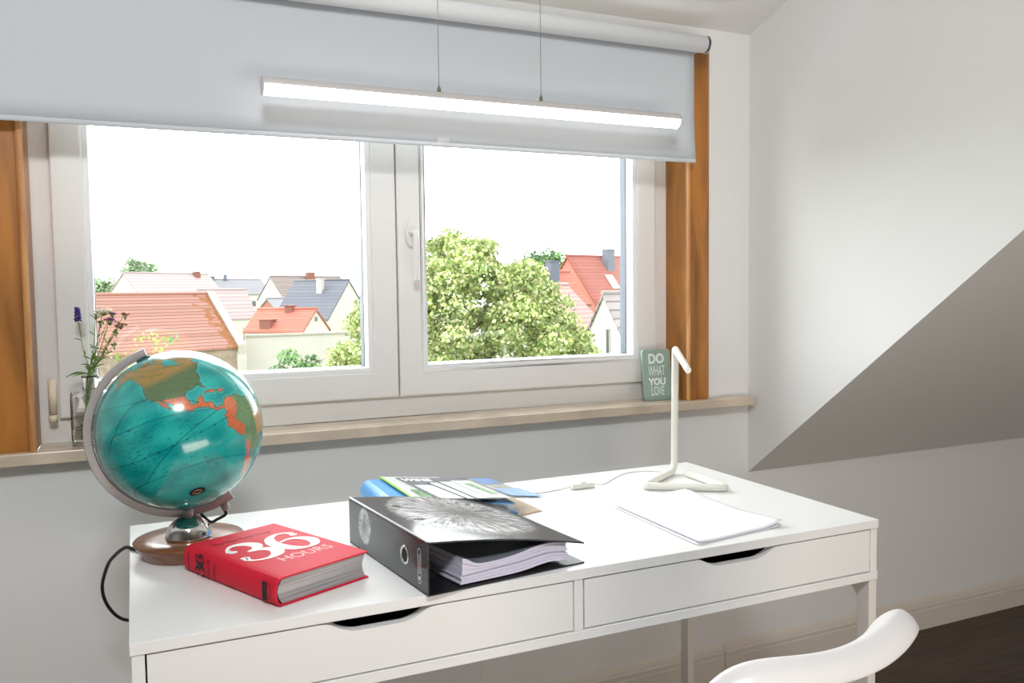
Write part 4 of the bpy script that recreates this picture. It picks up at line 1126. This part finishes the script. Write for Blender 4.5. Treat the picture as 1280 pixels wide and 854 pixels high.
        for q in range(7 if k else 2):
            i = int(len(p)*(.56+.055*q)); leafmesh(lm, p[min(i, len(p)-1)], (rf.uniform(-1, 1) if k else -1, rf.uniform(-.4, .3), rf.uniform(.1, 1) if k else .1), .022 if k else .03, .0017)
        # leaves left on the stem under water
        for q in range(6):
            i = int(len(p)*(.08+.05*q)); leafmesh(lm, p[i], (rf.uniform(-.5, .5), rf.uniform(-.2, .2), .8), .014, .002)
        lm.build('leaves', M['leaf_in'], t)
build_flowers()

# ------------------------------------------------------------------ shell chair
def build_chair():
    ang = math.radians(8)
    base = Vector((.79, -.735, 0))
    t = thing('shell_chair', 'white plastic shell chair with a flared back, drawn up to the desk', 'chair', tuple(base), rotz=ang)
    Mx = Matrix.Translation(base) @ Matrix.Rotation(ang, 4, 'Z')
    # rows along the profile: y, z, half width, side lift, side forward
    prof = [(.215, .405, .185, .0, 0.), (.225, .428, .200, .004, 0.), (.19, .442, .212, .012, 0.), (.10, .440, .218, .03, 0.), (0, .432, .220, .04, 0.), (-.10, .432, .214, .05, .005), (-.165, .448, .205, .055, .02), (-.20, .49, .195, .045, .045), (-.216, .56, .170, .02, .06), (-.228, .64, .162, .006, .062), (-.240, .71, .168, .0, .060), (-.252, .742, .184, 0, .058), (-.266, .756, .205, 0, .055), (-.277, .755, .205, 0, .05), (-.289, .748, .205, 0, .045), (-.296, .737, .205, 0, .04), (-.297, .732, .205, 0, .04)]
    P = [spline([(p[a], p[b], 0) for p in prof], 4) for a, b in ((0, 1), (2, 3), (4, 4))]
    # the turned-over rim narrows to nothing at the two rounded upper corners
    rows = []
    n = 36
    crest = [Vector((p.x, p.y)) for p in P[0]]
    ic = max(range(len(crest)), key=lambda q: crest[q].y)
    for i in range(len(P[0])):
        row = []
        for k in range(n+1):
            s = -1+2*k/n; q = abs(s)
            y, z = P[0][i].x, P[0][i].y; w, lift = P[1][i].x, P[1][i].y; fw = P[2][i].x
            if i > ic:
                g = max(.04, 1-q**5)**.6
                y = crest[ic].x+(y-crest[ic].x)*g; z = crest[ic].y+(z-crest[ic].y)*g
                w, fw = P[1][ic].x+.004*g*(i-ic)/8, P[2][ic].x
            back = min(1, max(0, (z-.58)/.14)) if y < -.15 else 0
            zz = z+lift*q**2.6-back*(.05*q**7)-back*.006*math.cos(s*PI)
            row.append(tuple(Mx @ Vector((w*s, y+fw*q**2, zz))))
        rows.append(row)
    MB().grid(rows).build('seat_shell', M['chair'], t, solid=.006, sub=1, offset=0)
    # leg frame under the seat: four splayed legs with cross struts
    hub = MB(); hub.M = Mx; hub.box(-.10, .10, -.10, .12, .412, .424); hub.build('seat_mount', M['alu'], t, .003)
    for sx in (-1, 1):
        for y0, y1 in ((.10, .20), (-.09, -.20)):
            l = MB(); l.M = Mx; l.tube([(sx*.09, y0, .416), (sx*.21, y1, 0.0005)], [.016, .010], 14); l.build('leg', M['chair_leg'], t)
build_chair()

# ------------------------------------------------------------------ the town outside
def roof_mat(name, a, b_, mortar, row=.3, width=.24, stains=None, rough=.8):
    m, nt, b = new_mat(name); N = nt.nodes.new; L = nt.links.new
    a, b_, mortar = dim(a), dim(b_), dim(mortar)
    stains = dim(stains) if stains else None
    uv = N('ShaderNodeUVMap'); br = N('ShaderNodeTexBrick'); br.inputs['Scale'].default_value = 1.
    br.inputs['Brick Width'].default_value = 60.; br.inputs['Row Height'].default_value = row; br.inputs['Mortar Size'].default_value = row*.16; br.inputs['Mortar Smooth'].default_value = .9
    br.inputs['Color1'].default_value = (*lin(a), 1); br.inputs['Color2'].default_value = (*lin(b_), 1); br.inputs['Mortar'].default_value = (*lin(mortar), 1)
    L(uv.outputs[0], br.inputs['Vector']); out = br.outputs['Color']
    if stains:
        n = N('ShaderNodeTexNoise'); n.inputs['Scale'].default_value = 1.3; n.inputs['Detail'].default_value = 6; L(uv.outputs[0], n.inputs['Vector'])
        s = N('ShaderNodeSeparateXYZ'); L(uv.outputs[0], s.inputs[0])
        mr = N('ShaderNodeMapRange'); mr.inputs['From Min'].default_value = 2.6; mr.inputs['From Max'].default_value = .2; mr.inputs['To Min'].default_value = -.12; mr.inputs['To Max'].default_value = .2; L(s.outputs[0], mr.inputs['Value'])
        ad = N('ShaderNodeMath'); ad.operation = 'ADD'; L(n.outputs['Fac'], ad.inputs[0]); L(mr.outputs[0], ad.inputs[1])
        r = N('ShaderNodeValToRGB'); r.color_ramp.elements[0].position = .58; r.color_ramp.elements[1].position = .66; L(ad.outputs[0], r.inputs['Fac'])
        mx = N('ShaderNodeMix'); mx.data_type = 'RGBA'; L(r.outputs['Color'], mx.inputs[0]); L(out, mx.inputs[6]); mx.inputs[7].default_value = (*lin(stains), 1); out = mx.outputs[2]
    L(out, b.inputs['Base Color']); b.inputs['Roughness'].default_value = rough
    return m

def dim(c, k=1.25): return tuple(255*((12.92*x*k) if x*k <= .0031308 else 1.055*(x*k)**(1/2.4)-.055) for x in lin(c))
RM = {
    'terracotta': roof_mat('old_terracotta_tiles', (150, 108, 96), (132, 92, 80), (84, 58, 50), .31, .24, (120, 74, 38)),
    'orange': roof_mat('orange_roof_tiles', (160, 98, 82), (150, 90, 75), (120, 70, 58), .34, .3),
    'red': roof_mat('red_roof_tiles', (138, 76, 64), (128, 68, 57), (100, 52, 44), .36, .3),
    'pink': roof_mat('faded_pink_tiles', (164, 130, 124), (156, 122, 116), (116, 88, 84), .36, .3),
    'palepink': roof_mat('pale_weathered_tiles', (156, 140, 140), (150, 134, 134), (124, 108, 108), .5, .4),
    'grey': roof_mat('grey_roof_tiles', (128, 126, 130), (120, 118, 122), (94, 92, 96), .5, .4),
    'dark': roof_mat('dark_grey_slates', (96, 98, 106), (88, 90, 98), (66, 68, 74), .5, .4),
    'brown': roof_mat('grey_brown_tiles', (124, 112, 108), (114, 102, 98), (88, 78, 74), .5, .4),
    'shingle': roof_mat('grey_pink_shingles', (132, 122, 120), (120, 112, 112), (66, 62, 64), .55, .5),
}
M['render'] = mat('white_house_render', (196, 193, 186), .9, noise=.05, nscale=.6)
M['stone'] = mat('rubble_stone_wall', (150, 134, 118), .9, noise=.28, nscale=2.2)
M['salmon'] = mat('salmon_render', (176, 118, 100), .9, noise=.06, nscale=.6)
M['verge'] = mat('pale_verge_mortar', (176, 170, 160), .8, noise=.15, nscale=3)
M['brick_ch'] = mat('red_brick_chimney', (136, 88, 76), .85, noise=.15, nscale=6)
M['slate_ch'] = mat('slate_clad_chimney', (98, 104, 118), .7, noise=.1, nscale=6)
M['cream_ch'] = mat('pale_chimney', (190, 186, 180), .8, noise=.1, nscale=6)
M['win_dark'] = mat('dark_window_glass', (86, 92, 98), .2)
M['win_sky'] = mat('skylight_glass', (200, 208, 214), .12)
GZ = -7.6

def house(label, ref, theta, length, r, drop, roof, wall, verge=False, name='house', chim=(), skyl=(), wins=(), dish=False):
    """gabled house: ref is one ridge end, the ridge runs from there by `length` along theta"""
    A = Vector(ref); th = math.radians(theta)
    if length < 0: A = A+Vector((math.cos(th), math.sin(th), 0))*length; flip = True
    else: flip = False
    L_ = abs(length)
    d = Vector((math.cos(th), math.sin(th), 0)); f = Vector((math.sin(th), -math.cos(th), 0)); up = Vector((0, 0, 1))
    t = thing(name, label, 'house', (A.x+d.x*L_/2, A.y+d.y*L_/2, GZ))
    def P(a, s, z): return A+d*a+f*s+up*z
    rw = r-.12; dz = drop*(rw/r)
    wall_p = [P(.12, -rw, GZ-A.z), P(.12, rw, GZ-A.z), P(.12, rw, -dz-.16), P(.12, 0, -.16), P(.12, -rw, -dz-.16)]
    MB().prism(wall_p, d*(L_-.24)).build('walls', wall, t)
    sl = math.hypot(r, drop); nrm = Vector((0, 0, 1))
    rb = MB()
    for s in (1, -1):
        rb.prism([P(0, 0, 0), P(L_, 0, 0), P(L_, s*r, -drop), P(0, s*r, -drop)], -up*.15)
    ro = rb.build('roof', roof, t)
    def uvf(co):
        v = co-A; a = v.dot(d); s = abs(v.dot(f)); return ((L_-a) if True else a, s*sl/r)
    quad_uv(ro, uvf)
    rc = MB().tube([P(-.02, 0, .02), P(L_+.02, 0, .02)], .12, 8).build('ridge_tiles', roof, ro)
    quad_uv(rc, lambda co: ((co-A).dot(d), .15))
    if verge:
        vb = MB()
        a = 0 if False else L_
        for s in (1, -1):
            vb.prism([P(a-.1, 0, .2), P(a-.1, s*(r+.05), -drop+.14), P(a-.1, s*(r+.05), -drop-.6), P(a-.1, 0, -.4)], d*.62)
        vb.build('verge', M['verge'], t)
    for a, s, w, h, m in chim:           # a along ridge, s down the front slope, width, height above the roof
        z = -abs(s)*drop/r
        c = MB(); c.M = Matrix.Translation(P(a, s, z)) @ Matrix.Rotation(th, 4, 'Z')
        c.box(-w/2, w/2, -w*.4, w*.4, -1.0, h); c.box(-w/2-.06, w/2+.06, -w*.4-.06, w*.4+.06, h, h+.09); c.build('chimney', m, t)
    for a, s, w, h in skyl:
        m_ = MB(); u = (d); v = (f*r-up*drop).normalized(); nn = u.cross(v).normalized(); nn = nn if nn.z > 0 else -nn
        o = P(a, s, -s*drop/r)+nn*.02
        m_.prism([o, o+u*w, o+u*w+v*h, o+v*h], nn*.06); sk = m_.build('skylight', M['verge'], t)
        m_ = MB(); o = o+u*.08+v*.08+nn*.065; m_.prism([o, o+u*(w-.16), o+u*(w-.16)+v*(h-.16), o+v*(h-.16)], nn*.012); m_.build('pane', M['win_sky'], sk)
    for face, a, z, w, h in wins:        # face: 'L' or 'R' gable, 'F' front; a = offset, z below ridge
        if face in 'LR':
            o = P(.12 if face == 'L' else L_-.12, a, z); u = f; nn = -d if face == 'L' else d
        else:
            o = P(a, rw, z); u = d; nn = f
        b = MB(); b.prism([o-u*(w/2)-nn*.05, o+u*(w/2)-nn*.05, o+u*(w/2)-nn*.05+up*h, o-u*(w/2)-nn*.05+up*h], nn*.10); wf = b.build('window', M['verge'], t)
        b = MB(); o2 = o+nn*.05; k = .07; b.prism([o2-u*(w/2-k)+up*k, o2+u*(w/2-k)+up*k, o2+u*(w/2-k)+up*(h-k), o2-u*(w/2-k)+up*(h-k)], nn*.015); b.build('pane', M['win_dark'], wf)
    return t

def build_town():
    house('old terracotta tiled house with mossy verge and stone wall, nearest on the left', (5.28, 66, 1.33), 27, -15, 3.9, 3.9, RM['terracotta'], M['stone'], True)
    house('white gabled house with pale roof behind the terracotta one', (-.89, 105, 3.91), 42, 13.5, 2.75, 2.75, RM['palepink'], M['render'], chim=((11.2, .2, .8, .4, M['brick_ch']),))
    house('low grey roofed house far behind the left pane\'s middle', (20.6, 150, 3.8), 30, -13, 3.2, 2.5, RM['grey'], M['render'], chim=((3.0, .3, .7, .7, M['slate_ch']), (5.6, .2, .5, .9, M['slate_ch'])), wins=(('F', 6, -4.6, .8, 1.), ('F', 9, -4.6, .8, 1.)))
    house('white house with pale pink roof and two small windows beside the terracotta house', (10.95, 90, 1.75), 18, -5.2, 2.43, 2.9, RM['palepink'], M['render'], wins=(('F', 2.6, -5.2, .7, 1.3), ('F', 4.0, -5.2, .7, 1.3)))
    house('grey-brown roofed house with red brick chimney on the skyline', (18.42, 125, 3.85), 26, 13, 3.4, 3.4, RM['brown'], M['render'], chim=((6.6, .8, 1.1, 1.3, M['brick_ch']),), skyl=((3.1, 1.3, 1.8, 1.0),), wins=())
    house('dark slate roofed house with white gable behind the tree', (22.34, 92, 2.72), -47, -7.5, 4.3, 4.3, RM['dark'], M['render'], chim=((4.4, 1.2, .7, 1.3, M['cream_ch']),))
    house('low salmon walled house under the grey-brown roof', (15.2, 106, .7), 20, 6.5, 2., 1.2, RM['grey'], M['salmon'])
    house('orange tiled house with white gable and one attic window', (14.64, 72, -.09), -46, -6.3, 2.1, 1.9, RM['orange'], M['render'], chim=((3.6, .12, .7, .35, M['brick_ch']), (2.2, 1.45, 1.1, .35, M['brick_ch'])), wins=(('R', .0, -1.15, .45, .5),))
    g = MB(); 
    w = thing('garden_wall', 'long white wall in front of the orange tiled house', 'wall', (11, 66.5, GZ))
    b = MB(); b.M = Matrix.Translation((8.2, 66.0, 0)) @ Matrix.Rotation(math.radians(4), 4, 'Z'); b.box(-.2, 12, 0, .4, GZ, -2.05); b.build('wall_body', M['render'], w)
    b = MB(); b.M = Matrix.Translation((8.2, 66.0, 0)) @ Matrix.Rotation(math.radians(4), 4, 'Z'); b.box(-.3, 12.1, -.12, .5, -2.05, -1.9); b.build('coping', M['verge'], w)
    house('red tiled house with slate chimney and two skylights behind the tree', (32.85, 60, 4.08), 16, 11, 4.4, 5.3, RM['red'], M['salmon'], chim=((4.3, .7, .85, 1.35, M['slate_ch']),), skyl=((3.1, 1.35, .9, 1.5), (5.6, 1.35, .9, 1.5)), wins=())
    house('lower orange tiled house with slate chimney left of the red one', (29.92, 54, 2.61), 13, -4.6, 2.4, 2.4, RM['orange'], M['salmon'], chim=((2.5, .5, .8, 1.2, M['slate_ch']),))
    house('faded pink tiled house beside the white gable', (24.4, 44, 1.57), 32, -6.5, 3.2, 3.0, RM['pink'], M['render'])
    house('white gabled house with grey-pink shingles and a slit window, nearest on the right', (22.18, 36, 1.05), 4, 8, 2.5, 3.2, RM['shingle'], M['render'], wins=(('L', .35, -3.3, .35, 1.5),))
    struct(MB().box(-160, 260, 8, 420, GZ-.3, GZ).build('ground', mat('dry_grass_and_paving', (128, 138, 98), .95, noise=.3, nscale=.4)))
build_town()

def leaf_mat(name):
    m, nt, b = new_mat(name); vc = nt.nodes.new('ShaderNodeVertexColor'); vc.layer_name = 'leaf'
    nt.links.new(vc.outputs['Color'], b.inputs['Base Color']); b.inputs['Roughness'].default_value = .6
    tr = nt.nodes.new('ShaderNodeBsdfTranslucent'); mx = nt.nodes.new('ShaderNodeMixShader'); mx.inputs[0].default_value = .3
    nt.links.new(vc.outputs['Color'], tr.inputs['Color'])
    out = nt.nodes['Material Output']; nt.links.new(b.outputs[0], mx.inputs[1]); nt.links.new(tr.outputs[0], mx.inputs[2]); nt.links.new(mx.outputs[0], out.inputs[0])
    return m
M['leaves'] = leaf_mat('tree_leaves')

def foliage(clumps, n_per, size, cols, parent, seed, flat=.75):
    """leaf quads gathered on the skins of many overlapping clumps"""
    g = np.random.default_rng(seed); V = []; Cc = []
    for (cx, cy, cz, cr) in clumps:
        n = max(12, int(n_per*cr*cr))
        d = g.normal(size=(n, 3)); d /= np.linalg.norm(d, axis=1)[:, None]; d[:, 2] = np.abs(d[:, 2])*np.where(g.random(n) < .72, 1, -1)
        rad = cr*(.62+.42*g.random(n))
        p = np.array([cx, cy, cz])+d*rad[:, None]*np.array([1, 1, flat])
        nn = d+g.normal(size=(n, 3))*.55; nn /= np.linalg.norm(nn, axis=1)[:, None]
        a = np.cross(nn, g.normal(size=(n, 3))); a /= np.linalg.norm(a, axis=1)[:, None]; b = np.cross(nn, a)
        s = size*(.6+.8*g.random(n))[:, None]
        q = np.stack([p-a*s*.5, p-b*s*.36+a*s*.1, p+a*s*.55, p+b*s*.36+a*s*.1], 1)
        V.append(q.reshape(-1, 3))
        k = g.choice(len(cols), n, p=[c[1] for c in cols]); c = 1.12*np.array([lin(cols[i][0]) for i in range(len(cols))])[k]*(.8+.4*g.random((n, 1)))*g.uniform(.62, 1.22)
        Cc.append(np.repeat(c, 4, 0))
    V = np.concatenate(V); Cc = np.clip(np.concatenate(Cc), 0, 1); N = len(V)//4
    me = bpy.data.meshes.new('foliage'); me.vertices.add(len(V)); me.vertices.foreach_set('co', V.ravel())
    me.loops.add(len(V)); me.loops.foreach_set('vertex_index', np.arange(len(V)))
    me.polygons.add(N); me.polygons.foreach_set('loop_start', np.arange(N)*4); me.polygons.foreach_set('loop_total', np.full(N, 4))
    me.update(calc_edges=True)
    at = me.color_attributes.new('leaf', 'FLOAT_COLOR', 'POINT'); at.data.foreach_set('color', np.concatenate([Cc, np.ones((len(Cc), 1))], 1).ravel())
    me.materials.append(M['leaves'])
    return link('foliage', me, parent)

M['bark'] = mat('grey_brown_bark', (92, 78, 64), .9, noise=.3, nscale=4)
def tree(label, c, axes, trunk_h, n_cl, n_per, size, cols, seed, name='tree', clr=(.16, .28), cat='tree', shape=None, clumps=()):
    """c: crown centre, axes: crown half sizes"""
    g = random.Random(seed); t = thing(name, label, cat, (c[0], c[1], GZ))
    cl = list(clumps)
    while len(cl) < n_cl:
        d = Vector((g.gauss(0, 1), g.gauss(0, 1), g.gauss(0, 1))).normalized()
        q = g.uniform(.45, .92)
        p = Vector((d.x*axes[0]*q, d.y*axes[1]*q, d.z*axes[2]*q))
        if shape: p = shape(p)
        cl.append((c[0]+p.x, c[1]+p.y, c[2]+p.z, g.uniform(*clr)*axes[0]))
    tr = MB(); tr.tube(spline([(c[0], c[1], GZ), (c[0]+.1, c[1], GZ+trunk_h*.5), (c[0], c[1], c[2])], 5), [.045*axes[0]*(1-.05*i) for i in range(11)], 10); tr.build('trunk', M['bark'], t)
    br = MB()
    for k in range(14):
        a = k*2.4; z0 = c[2]-axes[2]*.6+axes[2]*.07*k
        e = Vector((c[0]+axes[0]*.65*math.cos(a), c[1]+axes[1]*.65*math.sin(a), z0+axes[2]*.35))
        br.tube([(c[0], c[1], z0), tuple((Vector((c[0], c[1], z0))+e)/2+Vector((0, 0, .1*axes[2]))), tuple(e)], [.018*axes[0], .012*axes[0], .004*axes[0]], 6)
    br.build('branches', M['bark'], t)
    foliage(cl, n_per, size, cols, t, seed)
    return t

def build_trees():
    lime = [((152, 170, 96), .34), ((196, 198, 140), .34), ((112, 138, 74), .2), ((214, 210, 170), .12)]
    dark = [((92, 128, 76), .45), ((122, 154, 98), .4), ((70, 104, 62), .15)]
    pale = [((140, 164, 128), .5), ((164, 184, 148), .5)]
    bright = [((126, 160, 70), .5), ((150, 178, 96), .35), ((100, 136, 54), .15)]
    # lime tree: crown highest left of its middle, stepping down to the right
    g = random.Random(21); cl = []
    HX = [(6.2, -3.2), (6.8, -1.2), (7.6, .6), (8.4, 1.8), (10., 3.0), (11.2, 3.95), (12.2, 3.5), (13.2, 3.35), (13.9, 2.5), (14.6, 2.1), (15.3, 1.0), (16.2, -.8), (17.0, -1.4), (17.9, -2.2)]
    def top(x):
        for (a, ha), (b, hb) in zip(HX, HX[1:]):
            if a <= x <= b: return ha+(hb-ha)*(x-a)/(b-a)
        return -4
    while len(cl) < 500:
        x = g.uniform(6.3, 17.7); q = (x-12.)/5.9; ym = 4.4*math.sqrt(max(.02, 1-q*q)); v = g.uniform(-1, .6); y = 28.5+ym*v
        zc = -3.4; h = zc+(top(x)-zc)*math.sqrt(max(0, 1-v*v*.85)); lo = zc-3.2*math.sqrt(max(0, 1-q*q))*math.sqrt(max(0, 1-v*v*.8))
        r = g.uniform(.42, .85)
        z = h-r*.75-abs(g.gauss(0, .5)) if g.random() < .45 else g.uniform(lo, h-r*.75)
        cl.append((x, y, z, r))
    tree('big lime tree in pale yellow bloom filling the right window pane', (11.9, 28.5, -1.9), (5.6, 4.4, 5.2), 4.5, 0, 560, .15, lime, 21, 'lime_tree', clumps=cl)
    tree('small dark green tree before the long white wall', (7.75, 42, -4.2), (1.95, 1.7, 3.1), 2., 40, 240, .2, dark, 22, 'garden_tree', (.2, .36))
    tree('bright green bush behind the globe and the flowers', (.28, 16.5, -1.6), (.85, .7, 2.6), 2, 110, 260, .07, bright, 23, 'garden_bush', (.14, .26), cat='bush', shape=lambda p: Vector((p.x*(1.15 if p.z > .6 else 1), p.y, p.z)))
    tree('pale round tree on the skyline above the white gabled house', (1.5, 182, 5.6), (3.6, 3, 3.4), 8, 40, 40, .55, pale, 24, 'distant_tree', (.25, .4))
    tree('pale low trees at the far left of the skyline', (-4.6, 160, 2.2), (4.2, 3, 2.6), 6, 40, 40, .55, pale, 25, 'distant_tree', (.22, .36))
    tree('round green tree on the skyline behind the red tiled house', (62, 122, 4.2), (4.6, 4, 4.6), 6, 50, 45, .5, dark, 26, 'distant_tree', (.22, .36))
build_trees()

# ------------------------------------------------------------------ light
w = bpy.data.worlds.new('overcast_sky'); scene.world = w; w.use_nodes = True
nt = w.node_tree; bg = nt.nodes['Background']
# hazy overcast: brightest low over the roofs beyond the window, dimmer overhead and behind the house
tc = nt.nodes.new('ShaderNodeTexCoord'); dt = nt.nodes.new('ShaderNodeVectorMath'); dt.operation = 'DOT_PRODUCT'
dt.inputs[1].default_value = Vector((-.25, .97, -.05)).normalized()
rp = nt.nodes.new('ShaderNodeMapRange'); rp.interpolation_type = 'SMOOTHSTEP'
rp.inputs['From Min'].default_value = .0; rp.inputs['From Max'].default_value = .95; rp.inputs['To Min'].default_value = 3.8; rp.inputs['To Max'].default_value = 10.5
nt.links.new(tc.outputs['Generated'], dt.inputs[0]); nt.links.new(dt.outputs['Value'], rp.inputs['Value']); nt.links.new(rp.outputs['Result'], bg.inputs['Strength'])
bg.inputs['Color'].default_value = (.94, .975, 1, 1)

def area(name, loc, target, sx, sy, power, col=(1, 1, 1), portal=False):
    l = bpy.data.lights.new(name, 'AREA'); l.shape = 'RECTANGLE'; l.size = sx; l.size_y = sy; l.energy = power; l.color = col
    if portal: l.cycles.is_portal = True
    o = bpy.data.objects.new(name, l); COL.objects.link(o); o.location = loc
    o.rotation_euler = (Vector(target)-Vector(loc)).to_track_quat('-Z', 'Y').to_euler(); return o
area('window_portal', (.6635, .46, 1.29), (.6635, -1, 1.29), 1.5, .82, 1, portal=True)
area('ceiling_flash_bounce', (-.1, -2.2, 2.62), (.1, .3, .7), .42, .42, 46, (.955, .98, 1))  # added for the camera flash bounced off the ceiling; no lamp hangs there
area('added_floor_fill', (1.1, -2.9, .12), (1.9, -.9, 2.2), 2.2, .8, 46, (1, .90, .80))  # added warm fill, unseen behind the camera, to lift the roof slope

# ------------------------------------------------------------------ camera
cam = bpy.data.cameras.new('camera'); co = bpy.data.objects.new('camera', cam); COL.objects.link(co)
yaw, pitch, roll, f = -.423, -.0595, -.0125, 1051.686
fw = Vector((-math.sin(yaw)*math.cos(pitch), math.cos(yaw)*math.cos(pitch), math.sin(pitch)))
rt = Vector((math.cos(yaw), math.sin(yaw), 0)); u = rt.cross(fw)
r2 = rt*math.cos(roll)+u*math.sin(roll); u2 = -rt*math.sin(roll)+u*math.cos(roll)
co.matrix_world = Matrix(((r2.x, u2.x, -fw.x, .0198), (r2.y, u2.y, -fw.y, -1.7752), (r2.z, u2.z, -fw.z, 1.2053), (0, 0, 0, 1)))
cam.sensor_fit = 'HORIZONTAL'; cam.sensor_width = 36; cam.lens = f/1280*36; cam.clip_start = .02; cam.clip_end = 1000
scene.camera = co

scene.view_settings.view_transform = 'Standard'; scene.view_settings.look = 'None'
scene.view_settings.gamma = 1; scene.view_settings.use_curve_mapping = False; scene.view_settings.exposure = 0
scene.cycles.max_bounces = 12; scene.cycles.diffuse_bounces = 6; scene.cycles.glossy_bounces = 6; scene.cycles.transmission_bounces = 10; scene.cycles.transparent_max_bounces = 16
scene.cycles.use_denoising = True
scene.cycles.sample_clamp_indirect = 8
